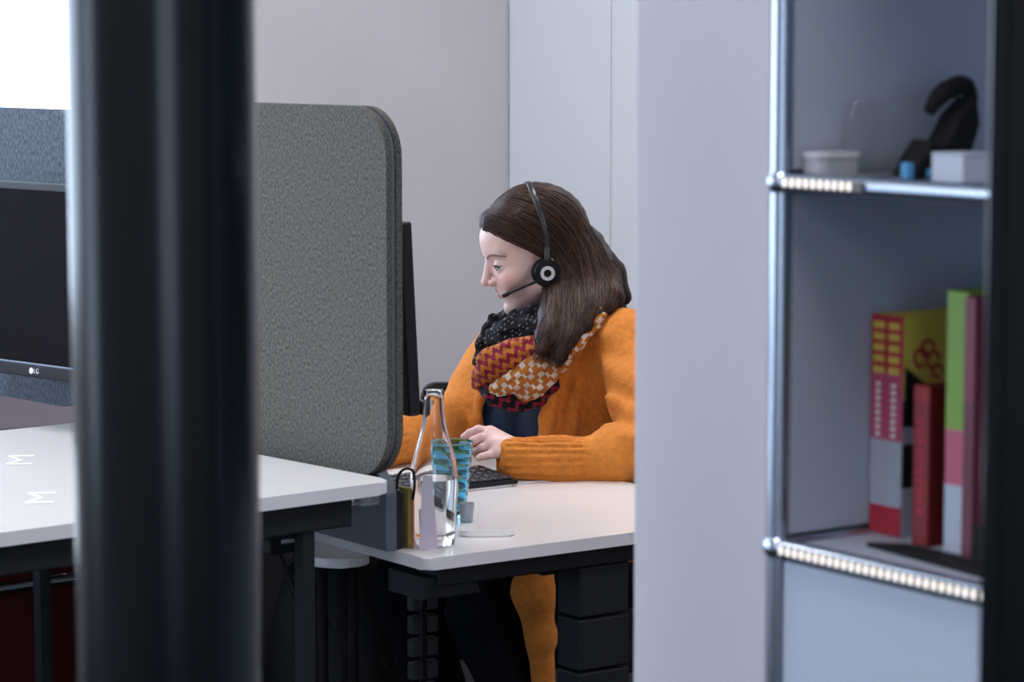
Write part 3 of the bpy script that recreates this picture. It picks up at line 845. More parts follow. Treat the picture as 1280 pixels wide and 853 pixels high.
# upper compartment
M_ACR = mat('acrylic', (.72, .76, .82), .05, trans=.85)
a = thing('acrylic_stand', 'clear acrylic brochure stand in the upper shelf compartment', 'stand', shelf_pt(sx_(1046, -.024), -.02, S2), A1)
b = NB(); prism(b, [(0, 0), (.15, 0), (.15, .072), (.018, .072)], -.006, -.003, (0, 2, 1), .0005); obj('back_sheet', b, M_ACR, a)
b = NB(); prism(b, [(0, 0), (.15, 0), (.15, .003), (0, .003)], -.05, -.0061, (0, 2, 1), .0005); obj('base_sheet', b, M_ACR, a)
a = thing('clear_box', 'small clear lidded box at the left end of the upper shelf', 'box', shelf_pt(max(.012, sx_(992, -.03)), -.014, S2), A1)
b = NB(); prism(b, rrect(0, .050, -.03, 0, .008), 0, .019, (0, 1, 2), .002); obj('body', b, mat('frosted_plastic', (.55, .57, .62), .25, trans=.5), a)
b = NB(); prism(b, rrect(-.001, .051, -.031, .001, .008), .0191, .024, (0, 1, 2), .0015); obj('lid', b, mat('frosted_lid', (.62, .62, .66), .2, trans=.3), a)
# black tape dispenser gun: arched handle, body, cutter and blue roll core
tg = thing('tape_dispenser', 'black hand tape dispenser with arched handle on the upper shelf', 'tape dispenser', shelf_pt(sx_(1135, -.09), -.075, S2), A1)
b = NB(); prism(b, [(0, .0), (.055, .0), (.075, .05), (.07, .075), (.05, .06), (.035, .035), (.026, .022), (.014, .036), (.004, .018), (-.012, .004)], -.03, 0, (0, 2, 1), .003); obj('body', b, M_BLACKSOFT, tg)
hp = spline([(.022, -.015, .062), (.034, -.015, .075), (.05, -.015, .083), (.068, -.015, .085), (.078, -.015, .07)], 20)
b = NB(); tube(b, hp, [.006 + .004 * math.sin(math.pi * i / 19) for i in range(20)], 10); obj('handle', b, M_BLACKSOFT, tg, True)
M_BLU = mat('blue_plastic', (.07, .26, .52), .4)
b = NB(); box(b, (-.022, -.034, .0), (-.0125, -.024, .016), .002); obj('cutter_guard', b, M_BLU, tg)
b = NB(); box(b, (.004, -.0345, .001), (.032, -.0305, .010), .002); obj('roller', b, M_BLU, tg)
wb = thing('white_box', 'small white carton at the right of the upper shelf', 'box', shelf_pt(sx_(1180, -.165), -.145, S2), A1)
b = NB(); box(b, (0, -.04, 0), (.04, 0, .026), .001); obj('carton', b, mat('carton_white', (.42, .46, .55), .6), wb)
b = NB(); box(b, (-.0004, -.0405, .0262), (.0404, .0005, .0272), .0003); obj('lid', b, mat('carton_white'), wb)
# ================================================================== THE WOMAN
# --- landmarks in the room (metres)
SN = at(788, 432, 5.08); SF = at(630, 444, 5.30)             # near and far shoulder joint
Sd = SF - SN; Sd.z = 0; Sd.normalize()                        # across the shoulders, towards the far side
Fd = Vector((Sd.y, -Sd.x, 0))                                 # the way the chest faces
if Fd.y > 0: Fd = -Fd
CH = at(697, 505, 5.22); BL = at(716, 600, 5.28); PV = BL - Fd * .05; PV.z = .545
NK = at(705, 405, 5.21)                                       # base of the neck
EN = at(812, 566, 4.86); WN = at(650, 567, 4.84)              # near elbow, near wrist
CUFF = at(637, 573, 4.825); M1 = at(700, 578, 4.845); EN2 = at(770, 574, 4.85)
EF = at(572, 527, 5.20); WF = at(460, 564, 4.93)              # far elbow, far wrist
HN = PV - Sd * .085; HF = PV + Sd * .085
KN = at(603, 762, 4.99); KF = KN + Sd * .20 + Vector((0, .02, .01))
AN = Vector((KN.x + .11, KN.y + .07, .10)); AF = Vector((KF.x + .10, KF.y + .06, .10))
BASE = Vector((PV.x, PV.y, 0))

# --- head frame: x forward, y to her left (camera side), z up; origin between the ears
yaw, nod = math.radians(8), math.radians(17)
fh = Vector((-math.cos(yaw), -math.sin(yaw), 0)); Hy = Vector((0, 0, 1)).cross(fh)
Hx = fh * math.cos(nod) - Vector((0, 0, 1)) * math.sin(nod)
Hz = fh * math.sin(nod) + Vector((0, 0, 1)) * math.cos(nod)
HO = at(683, 340, 5.10) - Hy * .092 + Vector((.011, 0, 0))
HM = np.array([tuple(Hx), tuple(Hy), tuple(Hz)], float)      # rows: axes
def h2w(p): return np.asarray(p) @ HM + np.array(tuple(HO))
def w2h(p): return (np.asarray([tuple(q) for q in p] if not isinstance(p, np.ndarray) else p) - np.array(tuple(HO))) @ HM.T
PXM = 674.0
def hl(px, py):
    dx, dy = px - 683.0, py - 340.0; c, s = math.cos(nod), math.sin(nod)
    return ((-dx * c + dy * s) / PXM, (-dx * s - dy * c) / PXM)

def hn(px, py): return hl(px - 6.5, py)      # for things on the near side of the head
def mirror(f): return lambda P: f(np.stack([P[:, 0], np.abs(P[:, 1]), P[:, 2]], -1))
def head_sdf(P0):
    P = np.stack([P0[:, 0], np.abs(P0[:, 1]), P0[:, 2]], -1)
    d = ell(P, (.004, 0, .062), (.094, .073, .084))                              # skull
    d = smin(d, ell(P, (.050, 0, .078), (.050, .054, .042)), .018)                # forehead
    d = smin(d, ell(P, (.046, 0, .004), (.052, .056, .062)), .02)                # mid face
    d = smin(d, rcone(P, (.077, .008, -.053), (.018, .046, -.027), .0165, .017), .018)   # jaw line
    d = smin(d, ell(P, (.0735, 0, -.0545), (.0195, .020, .0165)), .010)            # chin
    d = smin(d, ell(P, (.070, 0, -.012), (.0275, .030, .026)), .012)             # muzzle
    d = smin(d, ell(P, (.066, .036, .004), (.024, .021, .021)), .012)            # cheek, lifted by the smile
    d = smin(d, rcone(P, (.090, .012, .060), (.075, .042, .061), .0100, .010), .010)     # brow ridge
    d = smax(d, -ell(P, (.107, .029, .035), (.021, .021, .0140)), .009)          # eye socket
    eye = np.linalg.norm(P - v3((.0800, .0315, .0325)), axis=-1) - .0140         # lids over the eyeball
    slot = ell(P, (.092, .0350, .0300), (.02, .0155, .0058))
    d = smin(d, smax(eye, -slot, .0015), .004)
    d = smax(d, -ell(P, (.0965, .0350, .0300), (.014, .0148, .0050)), .001)
    # nose
    d = smin(d, rcone(P, (.0940, 0, .048), (.1110, 0, .013), .0068, .0074), .006)
    d = smin(d, ell(P, (.1125, 0, .0080), (.0100, .0092, .0082)), .004)
    d = smin(d, ell(P, (.1010, .0120, .0040), (.0095, .0060, .0072)), .0035)
    d = smax(d, -ell(P, (.1045, .0062, -.0045), (.005, .0028, .0035)), .002)     # nostril
    d = smax(d, -rcone(P, (.100, .0195, .002), (.089, .0300, -.014), .0015, .0015), .006)  # smile fold
    # lips
    d = smin(d, rcone(P, (.0950, .003, -.0125), (.0845, .0240, -.0135), .0050, .0026), .0025)
    d = smin(d, rcone(P, (.0930, 0, -.0250), (.0850, .0205, -.0165), .0058, .0030), .0025)
    d = smax(d, -rcone(P, (.1010, 0, -.0175), (.0865, .0245, -.0135), .0016, .0012), .0025)  # mouth line
    d = smax(d, -ell(P, (.1030, 0, -.0355), (.0075, .016, .0045)), .005)         # below the lip
    # ear
    d = smin(d, ell(P, (-.006, .076, .004), (.017, .008, .028)), .006)
    # neck
    d = smin(d, rcone(P, (-.012, 0, -.020), (-.040, 0, -.150), .050, .056), .02)
    return d
hv_, hf_ = net(head_sdf, (-.11, -.10, -.17), (.135, .10, .16), .00135)
# drop the buried lower neck so the torso takes over inside the scarf
lip = np.minimum(rcone(np.stack([hv_[:, 0], abs(hv_[:, 1]), hv_[:, 2]], -1), (.0960, .002, -.0125), (.0850, .0240, -.0135), .0056, .0032),
                 rcone(np.stack([hv_[:, 0], abs(hv_[:, 1]), hv_[:, 2]], -1), (.0940, 0, -.0250), (.0855, .0205, -.0165), .0064, .0036))
lipw = np.clip(1 - lip / .0022, 0, 1)
ym = abs(hv_[:, 1])
blush = np.exp(-(((hv_[:, 0] - .078) / .028) ** 2 + ((ym - .042) / .022) ** 2 + ((hv_[:, 2] - .004) / .020) ** 2))
blush = np.maximum(blush, .8 * np.exp(-(((hv_[:, 0] - .116) / .012) ** 2 + ((hv_[:, 2] - .006) / .012) ** 2)))
head_w = h2w(hv_)

# --- hands: palm and five separate fingers
def hand_sdf(wrist, mcps, fingers, palm_r):
    def f(P):
        d = None
        for m, r in zip(mcps, palm_r):
            e = rcone(P, wrist, m, .0175, r)
            d = e if d is None else smin(d, e, .012)
        for pts, rs in fingers:
            d = smin(d, chain(P, pts, rs, .002), .0035)
        return d
    return f
dW = 4.83
def hp_(px, py, dd=0.0): return at(px, py, dW + dd)
wr = hp_(652, 567)
mc = [hp_(613, 541, .022), hp_(612, 547, .004), hp_(615, 556, -.013), hp_(620, 566, -.026)]
fing = [
    ([mc[0], hp_(598, 537.5, .022), hp_(587, 542, .020), hp_(580, 546.5, .018)], [.0095, .0082, .0074, .0062]),       # index
    ([mc[1], hp_(601, 547.5, -.004), hp_(592, 551, -.008), hp_(587, 554, -.010)], [.0098, .0084, .0076, .0064]),      # middle
    ([mc[2], hp_(603, 560, -.016), hp_(594, 565, -.004), hp_(596, 570, .008)], [.0090, .0078, .0070, .0060]),         # ring, curled under
    ([mc[3], hp_(609, 569.5, -.036), hp_(602, 571, -.041), hp_(598, 573, -.043)], [.0082, .0070, .0062, .0052]),      # little finger
    ([hp_(640, 566, .022), hp_(624, 560, .044), hp_(608, 560, .046), hp_(597, 563, .040)], [.013, .0105, .0088, .0070]),  # thumb, far side
]
nhv, nhf = net(hand_sdf(wr, mc, fing, [.0125, .013, .0125, .0105]), hp_(560, 600, -.12), hp_(690, 510, .12), .0013)
# far hand rests on the desk beyond the screen
wf = WF
fdir = (Vector((WF.x, WF.y, 0)) - Vector((EF.x, EF.y, 0))).normalized(); fs = Vector((-fdir.y, fdir.x, 0))
def fh_(a, s, z): p = wf + fdir * a + fs * s; p.z = wf.z + z; return p
fm = [fh_(.085, s, .0) for s in (-.030, -.010, .010, .028)]
ff = []
for k, s in enumerate((-.030, -.010, .010, .028)):
    L = (.88, 1.0, .93, .75)[k]
    ff.append(([fm[k], fh_(.085 + .040 * L, s * 1.1, .006), fh_(.085 + .062 * L, s * 1.12, -.006), fh_(.085 + .078 * L, s * 1.12, -.022)], [.0095, .0083, .0075, .006]))
ff.append(([fh_(.02, -.022, -.004), fh_(.045, -.048, -.008), fh_(.072, -.056, -.014), fh_(.092, -.054, -.022)], [.012, .0105, .009, .007]))
lo = np.min([tuple(p) for q in ff for p in q[0]] + [tuple(wf)], 0) - .03; hi = np.max([tuple(p) for q in ff for p in q[0]] + [tuple(wf)], 0) + .03
fhv, fhf = net(hand_sdf(wf, fm, ff, [.0125, .013, .0125, .0105]), lo, hi, .0022)

# --- torso, arms and legs
def torso(P, g=0.0):
    d = rcone(P, CH - Sd * .085, CH + Sd * .085, .112 + g, .112 + g)
    d = smin(d, rcone(P, BL - Sd * .07 , BL + Sd * .07, .118 + g, .118 + g), .07)
    d = smin(d, rcone(P, PV - Sd * .08, PV + Sd * .08, .125 + g, .125 + g), .07)
    for s in (-1, 1):
        d = smin(d, ell(P, CH + Fd * .075 + Sd * (s * .07) - Vector((0, 0, .03)), (.068 + g, .068 + g, .070 + g)), .04)
    d = smin(d, rcone(P, SN + Sd * .02, SF - Sd * .02, .052 + g, .052 + g), .06)
    d = smin(d, rcone(P, NK - Vector((0, 0, .05)), NK, .075 + g, .06 + g * .3), .05)
    return d
def body_sdf(P):
    d = torso(P, -.006)
    for pts in ((SN, EN, M1, WN), (SF, EF, EF.lerp(WF, .6), WF)):
        d = smin(d, chain(P, pts, [.042, .032, .024, .019]), .02)
    for h, k, a in ((HN, KN, AN), (HF, KF, AF)):
        d = smin(d, chain(P, [h, k, a], [.082, .056, .036]), .03)
        d = smin(d, rcone(P, a - Vector((0, 0, .05)), a + Fd * .15 - Vector((0, 0, .065)), .034, .026), .02)
    return d
pts_all = np.array([tuple(p) for p in (SN, SF, EN, WN, EF, WF, AN, AF, KN, KF, HN, HF)])
blo = pts_all.min(0) - .2; bhi = pts_all.max(0) + .2; blo[2] = -.01; bhi[2] = float(NK.z) + .08
bv, bf = net(body_sdf, blo, bhi, .006)

verts = np.vstack([head_w, nhv, fhv, bv]) - np.array(tuple(BASE))
o1 = len(head_w); o2 = o1 + len(nhv); o3 = o2 + len(fhv)
faces = np.vstack([hf_, nhf + o1, fhf + o2, bf + o3])
M_SKIN = bpy.data.materials.new('skin'); M_SKIN.use_nodes = True
nt = M_SKIN.node_tree; bs = nt.nodes['Principled BSDF']
bs.inputs['Roughness'].default_value = 0.42; bs.inputs['Subsurface Weight'].default_value = 0.15
bs.inputs['Subsurface Radius'].default_value = (.010, .004, .002); bs.inputs['Subsurface Scale'].default_value = 1.0
an = nt.nodes.new('ShaderNodeAttribute'); an.attribute_name = 'tone'
nt.links.new(an.outputs['Color'], bs.inputs['Base Color'])
person = obj('person', (verts, faces), M_SKIN, None, True, loc=BASE)
tag(person, 'seated woman in mustard cardigan and patterned scarf, looking down to the left', 'person')
ca = person.data.color_attributes.new('tone', 'FLOAT_COLOR', 'POINT')
skin = np.array([.76, .53, .485]); lipc = np.array([.52, .17, .18]); blc = np.array([.74, .38, .35])
colr = np.tile(skin, (len(verts), 1))
hc = skin + (blc - skin) * (blush * .75)[:, None]; hc = hc + (lipc - hc) * (lipw * .95)[:, None]
colr[:o1] = hc
colr[o1:o3] = np.array([.74, .49, .45])
ca.data.foreach_set('color', np.hstack([colr, np.ones((len(verts), 1))]).astype(np.float32).ravel())

def wear(name, vf, m, smooth=True):
    return obj(name, (vf[0] - np.array(tuple(BASE)), vf[1]), m, person, smooth)

# --- eyes, brows, lashes
def eyeball(s):
    b = NB(); c = np.array([.0800, s * .0315, .0325]); r = .0127
    lay = b.verts.layers.float_color.new('tone')
    q = bmesh.ops.create_uvsphere(b, u_segments=36, v_segments=24, radius=r)
    gaze = np.array([.93, s * .0 - .02, -.30]); gaze /= np.linalg.norm(gaze)
    for v in q['verts']:
        n = np.array(tuple(v.co)) / r; a = math.degrees(math.acos(max(-1, min(1, float(n @ gaze)))))
        v[lay] = (.01, .008, .008, 1) if a < 12 else ((.06, .06, .055, 1) if a < 31 else (.72, .69, .70, 1))
        v.co = Vector(h2w(c + np.array(tuple(v.co)))) - BASE
    return obj('eyeball', b, M_EYE, person, True)
M_EYE = bpy.data.materials.new('eye'); M_EYE.use_nodes = True
nt = M_EYE.node_tree; an = nt.nodes.new('ShaderNodeAttribute'); an.attribute_name = 'tone'
nt.nodes['Principled BSDF'].inputs['Roughness'].default_value = .08
nt.links.new(an.outputs['Color'], nt.nodes['Principled BSDF'].inputs['Base Color'])
M_HAIR = mat('brown_hair', (.030, .0125, .0075), .45, noise=(60, .5, 3), spec=.25)
M_BROW = mat('brow_hair', (.24, .14, .105), .8)
M_LASH = mat('lash', (.015, .01, .009), .6)
def surf_push(p, out):                      # move a head-frame point along x until it sits on the skin
    P = np.array([p], np.float32)
    for _ in range(40):
        d = head_sdf(P)[0] - out
        P[0, 0] -= d * .7
        if abs(d) < 1e-4: break
    return P[0]
for s in (1, -1):
    eyeball(s)
    pts = [surf_push((.12, s * y, z), .0006) for y, z in ((.012, .0490), (.021, .0530), (.032, .0562), (.044, .0550), (.054, .0485))]
    sm = spline(pts, 24); b = NB()
    tube(b, [Vector(h2w(p)) - BASE for p in sm], [.0004 + .0017 * math.sin(math.pi * (i + 2) / 27) for i in range(24)], 8); obj('eyebrow', b, M_BROW, person, True)
    c = np.array([.0800, s * .0315, .0325]); pts = []
    for a in np.linspace(-54, 68, 18):
        y = math.sin(math.radians(a)); z = .0056 / .0142 * (1 - ((a - 7) / 66) ** 2) - .14
        x = math.sqrt(max(0, 1 - y * y - z * z)); pts.append(c + .0147 * np.array([x, s * y, z]))
    b = NB(); tube(b, [Vector(h2w(p)) - BASE for p in pts], [.0009 + .0009 * (i / 17) for i in range(18)], 6); obj('eyelash', b, M_LASH, person, True)

# --- hair: body of hair, then strands over it
def W(pts): return [tuple(q) for q in w2h([at(*p) for p in pts])]
curt = [
    (W([(706, 318, 5.150), (698, 358, 5.125), (690, 395, 5.06), (681, 422, 5.00), (676, 440, 4.965)]), [.034, .028, .025, .018, .007]),
    (W([(718, 312, 5.160), (718, 358, 5.130), (711, 400, 5.06), (702, 430, 4.99), (697, 450, 4.955)]), [.036, .032, .026, .018, .006]),
    (W([(726, 310, 5.180), (738, 355, 5.140), (735, 392, 5.065), (728, 408, 5.025), (719, 422, 5.0)]), [.036, .032, .025, .016, .007]),
    (W([(732, 312, 5.200), (757, 350, 5.165), (764, 374, 5.105), (758, 384, 5.08), (750, 393, 5.06)]), [.036, .029, .022, .015, .007]),
    (W([(730, 310, 5.22), (760, 345, 5.24), (775, 370, 5.26)]), [.040, .034, .022]),
    (W([(695, 330, 5.26), (692, 385, 5.27), (678, 420, 5.23)]), [.026, .026, .016]),
]
def hair_sdf(P):
    d = ell(P, (-.002, 0, .064), (.102, .084, .098))
    # front roll either side of the parting
    Q = np.stack([P[:, 0], np.abs(P[:, 1]), P[:, 2]], -1)
    d = smin(d, rcone(Q, (.076, .020, .117), (.030, .058, .105), .012, .020), .02)
    # keep the face free: cut everything in front of the hair line
    xh, zh = hl(600, 289); xe, ze = hn(683, 327)
    nrm = np.array([-(ze - zh), (xe - xh)]); nrm = nrm / np.linalg.norm(nrm)
    if nrm[0] < 0: nrm = -nrm
    cut = (P[:, 0] - xh) * nrm[0] + (P[:, 2] - zh) * nrm[1] - .006 * np.cos(P[:, 1] * 30) + .020 * (np.abs(P[:, 1]) / .06) ** 2 * 0
    back = P[:, 0] - .010 - np.clip(-P[:, 2], 0, 1) * 0
    inface = np.minimum(cut, 1)
    # region of the face = in front of the slanting hair line and in front of the ear
    face = smax(-(cut), -(P[:, 0] - .004), .004)          # <0 inside the face region
    d = smax(d, -face, .006)
    d = smax(d, -(P[:, 2] + .055), .02)
    for pts, rs in curt: d = smin(d, chain(P, pts, rs, .01), .016)
    # parting groove along the top
    d = d + .0035 * np.exp(-(P[:, 1] / .004) ** 2) * (P[:, 2] > .09)
    # comb-like locks
    ang = P[:, 0] * 210 + P[:, 2] * 70 + 6 * np.sin(P[:, 2] * 26) 
    d = d + .0006 * np.sin(ang) * (P[:, 2] < .05) + .0005 * np.sin(P[:, 2] * 260 + P[:, 0] * 160) * (P[:, 2] >= .05)
    return d
hrv, hrf = net(hair_sdf, (-.24, -.14, -.20), (.13, .24, .19), .0024)
# strands: laid on the surface from each side
guides = [
    [(672, 322), (682, 326), (689, 334), (692, 348), (687, 366), (680, 390), (672, 415), (664, 440)],
    [(601, 285), (615, 291), (640, 306), (664, 318), (685, 325), (697, 342), (693, 385), (676, 434)],
    [(604, 274), (622, 278), (650, 292), (677, 309), (697, 327), (706, 350), (700, 395), (684, 440)],
    [(612, 262), (637, 268), (668, 286), (695, 312), (712, 340), (716, 370), (708, 408), (694, 446)],
    [(632, 248), (663, 256), (694, 276), (718, 305), (730, 335), (732, 366), (724, 400), (704, 442)],
    [(655, 238), (690, 246), (718, 268), (736, 300), (746, 332), (750, 360), (743, 386), (724, 416)],
    [(668, 236), (704, 248), (730, 275), (746, 308), (760, 336), (768, 360), (765, 376), (750, 394)],
    [(676, 237), (714, 252), (740, 285), (757, 320), (774, 344), (784, 360), (785, 372), (772, 386)],
]
SHF = [0, 0, 0, 0, 0, 2.5, 6.5, 11.5]      # the lower hair hangs nearer the camera
gs = np.array([[hn(p[0] - SHF[k], p[1]) for k, p in enumerate(g)] for g in guides])
nst, nseg = 3000, 16
T = np.linspace(0, 1, nseg)
fac = np.random.rand(nst) * (len(guides) - 1); gi = np.minimum(fac.astype(int), len(guides) - 2); fr = (fac - gi)[:, None, None]
key = gs[gi] * (1 - fr) + gs[gi + 1] * fr + np.random.randn(nst, gs.shape[1], 2) * np.linspace(.0012, .006, gs.shape[1])[None, :, None]
t0 = np.random.rand(nst) * .62; t1 = np.minimum(1, t0 + .45 + np.random.rand(nst) * .6)
side = np.where(np.random.rand(nst) < .74, 1.0, -1.0)
t1 = np.where(side < 0, np.minimum(t1, .55), t1); t0 = np.where(side < 0, t0 * .3, t0)
SX = np.zeros((nst, nseg, 3), np.float32)
for i in range(nst):
    c = spline(np.hstack([key[i], np.zeros((len(key[i]), 1))]), 40)
    q = (t0[i] + (t1[i] - t0[i]) * T) * 39; a = np.minimum(q.astype(int), 38); f = (q - a)[:, None]
    c = c[a] * (1 - f) + c[a + 1] * f
    SX[i, :, 0] = c[:, 0]; SX[i, :, 2] = c[:, 1]
SX[:, :, 1] = side[:, None] * .26
ok = np.ones((nst, nseg), bool)
flat = SX.reshape(-1, 3); sd_ = np.repeat(side, nseg)
for _ in range(30):
    d = hair_sdf(flat) - .0006
    flat[:, 1] -= sd_ * np.clip(d, -.02, .05) * .85
res = np.abs(hair_sdf(flat) - .0006).reshape(nst, nseg) < .0025
SX = flat.reshape(nst, nseg, 3)
sv, sf, smi = [], [], []; noff = 0
for i in range(nst):
    if not res[i, 0]: continue
    run = [0]; tail = 0
    for k in range(1, nseg):
        if res[i, k] and abs(SX[i, k, 1] - SX[i, run[-1], 1]) < .04 and tail == 0: run.append(k)
        elif side[i] > 0 and k > 5 and SX[i, k, 2] < -.06 and tail < 4:
            SX[i, k, 1] = SX[i, run[-1], 1] + .001; run.append(k); tail += 1      # loose ends
        else: break
    if len(run) < 5: continue
    pts = SX[i, run] ; n = len(run)
    lift = np.random.rand() ** 3 * .0022
    pts = pts + np.array([0, side[i], 0]) * (lift * np.sin(np.linspace(0, math.pi, n)))[:, None]
    tg_ = np.gradient(pts, axis=0); tg_ /= np.linalg.norm(tg_, axis=1)[:, None] + 1e-9
    nn = np.tile(np.array([0, side[i], .0]), (n, 1)); bb = np.cross(tg_, nn); bb /= np.linalg.norm(bb, axis=1)[:, None] + 1e-9
    r = (.0006 + .0007 * np.random.rand()) * np.sin(np.linspace(.25, math.pi - .1, n))[:, None]
    mi_ = random.choice((0, 0, 1, 1, 2)); o0 = noff; noff += 3 * n
    sv.append(np.concatenate([pts + bb * r, pts + nn * r, pts - bb * r], 0))
    for k in range(n - 1):
        for a, b_ in ((0, 1), (1, 2), (2, 0)): smi.append(mi_); sf.append((o0 + a * n + k, o0 + a * n + k + 1, o0 + b_ * n + k + 1, o0 + b_ * n + k))
sv = np.vstack(sv)
hv2 = np.vstack([hrv, sv]); hw = h2w(hv2)
hair = obj('hair', (hw - np.array(tuple(BASE)), [tuple(f) for f in hrf] + [tuple(x + len(hrv) for x in f) for f in sf]), [M_HAIR, mat('hair_light', (.066, .030, .017), .4, spec=.3), mat('hair_dark', (.012, .006, .004), .45, spec=.25)], person, True)
hair.data.polygons.foreach_set('material_index', np.array([0] * len(hrf) + smi, np.int32))

hair['label'] = 'long brown hair parted on top, falling over the near shoulder'

# --- scarf
def A(*p): return [at(*q) for q in p]
folds = [
    (A((603, 476, 5.085), (616, 456, 5.045), (642, 445, 5.02), (672, 438, 5.01), (700, 424, 5.03)), [.022, .030, .030, .026, .02], 1),
    (A((622, 487, 5.035), (645, 475, 5.005), (672, 456, 4.992), (698, 432, 5.01), (728, 400, 5.08)), [.016, .021, .021, .019, .018], 2),
    (A((648, 497, 5.025), (672, 480, 5.0), (697, 452, 5.0), (720, 424, 5.015), (746, 394, 5.06)), [.014, .021, .022, .020, .018], 2),
    (A((604, 480, 5.075), (620, 494, 5.045), (645, 501, 5.03), (670, 495, 5.03), (690, 480, 5.03)), [.015, .021, .022, .020, .015], 0),
    (A((603, 452, 5.14), (609, 428, 5.14), (617, 402, 5.16)), [.018, .020, .014], 3),
    (A((620, 424, 5.10), (640, 418, 5.07), (668, 420, 5.055), (700, 410, 5.07)), [.022, .030, .030, .025], 3),
    (A((624, 410, 5.13), (645, 406, 5.10), (668, 408, 5.085)), [.012, .018, .02], 3),
    (A((630, 412, 5.14), (650, 404, 5.12), (676, 398, 5.11), (705, 396, 5.11)), [.018, .026, .028, .024], 3),
    (A((744, 392, 5.08), (765, 395, 5.2), (745, 395, 5.3), (690, 395, 5.33), (640, 402, 5.27), (618, 404, 5.17)), [.022, .03, .03, .03, .025, .016], 3),
]
core = (at(662, 455, 5.13), (.075, .085, .055))
def fold_d(P): return [chain(P, p, r, .006) for p, r, _ in folds]
def scarf_sdf(P):
    ds = fold_d(P)
    d = ell(P, *core)
    for e in ds: d = smin(d, e, .004)
    # fine gathered creases
    w = P @ v3((.55, .1, -.83)); q = P @ v3((.83, .1, .55))
    return d + .0016 * np.sin(w * 330 + 3 * np.sin(q * 40))
allp = np.array([tuple(p) for f in folds for p in f[0]])
scv, scf = net(scarf_sdf, allp.min(0) - .06, allp.max(0) + .06, .0026)
def zig_mat(name, c1, c2, f1, amp, f2, duty=.5, c3=None):
    m = bpy.data.materials.new(name); m.use_nodes = True; nt = m.node_tree; b = nt.nodes['Principled BSDF']
    b.inputs['Roughness'].default_value = .9; b.inputs['Specular IOR Level'].default_value = .12; b.inputs['Sheen Weight'].default_value = .05
    tc = nt.nodes.new('ShaderNodeTexCoord')
    def dot(v):
        n = nt.nodes.new('ShaderNodeVectorMath'); n.operation = 'DOT_PRODUCT'; n.inputs[1].default_value = v
        nt.links.new(tc.outputs['Object'], n.inputs[0]); return n.outputs['Value']
    def mth(op, a, bb):
        n = nt.nodes.new('ShaderNodeMath'); n.operation = op
        for i, x in enumerate((a, bb)):
            if x is None: continue
            if isinstance(x, (int, float)): n.inputs[i].default_value = x
            else: nt.links.new(x, n.inputs[i])
        return n.outputs[0]
    along = dot((.76, -.1, .64)); across = dot((-.64, .0, .76))
    z = mth('PINGPONG', mth('MULTIPLY', along, f2), 1.0)
    ph = mth('ADD', mth('MULTIPLY', across, f1), mth('MULTIPLY', mth('SNAP', z, .34), amp))
    blk = mth('FRACT', ph, None)
    r = nt.nodes.new('ShaderNodeValToRGB'); r.color_ramp.interpolation = 'CONSTANT'
    e = r.color_ramp.elements; e[0].position = 0; e[0].color = (*c1, 1); e[1].position = duty; e[1].color = (*c2, 1)
    if c3: k = e.new(duty + .28); k.color = (*c3, 1)
    nt.links.new(blk, r.inputs['Fac']); nt.links.new(r.outputs['Color'], b.inputs['Base Color'])
    return m
OR_, WH_, MR_, BK_ = (.42, .145, .025), (.62, .56, .48), (.20, .015, .035), (.006, .006, .008)
SCM = [zig_mat('scarf_black_maroon', BK_, MR_, 45, .5, 95, .62), zig_mat('scarf_orange_maroon', OR_, MR_, 48, .6, 110, .5),
       zig_mat('scarf_orange_white', OR_, WH_, 40, 1.0, 60, .62), zig_mat('scarf_black_white', BK_, (.13, .12, .14), 42, .8, 120, .90)]
scarf = wear('scarf', (scv, scf), SCM)
cen = scv[scf].mean(1).astype(np.float32)
own = np.argmin(np.stack(fold_d(cen), 1), 1)
mi = np.array([f[2] for f in folds])[own]
scarf.data.polygons.foreach_set('material_index', mi.astype(np.int32))
scarf['label'] = 'patterned loop scarf in orange, white, maroon and black'

# --- navy shirt
M_SHIRT = mat('navy_jersey', (.013, .036, .085), .8, bump=(260, .2, .001), sheen=.25)
def shirt_sdf(P): return smax(torso(P, .002), np.maximum(P[:, 2] - float(NK.z) - .0, .50 - P[:, 2]), .01)
tl = np.array([tuple(p) for p in (SN, SF, PV, CH, BL)])
wear('shirt', net(shirt_sdf, tl.min(0) - .2, tl.max(0) + .2, .005), M_SHIRT)

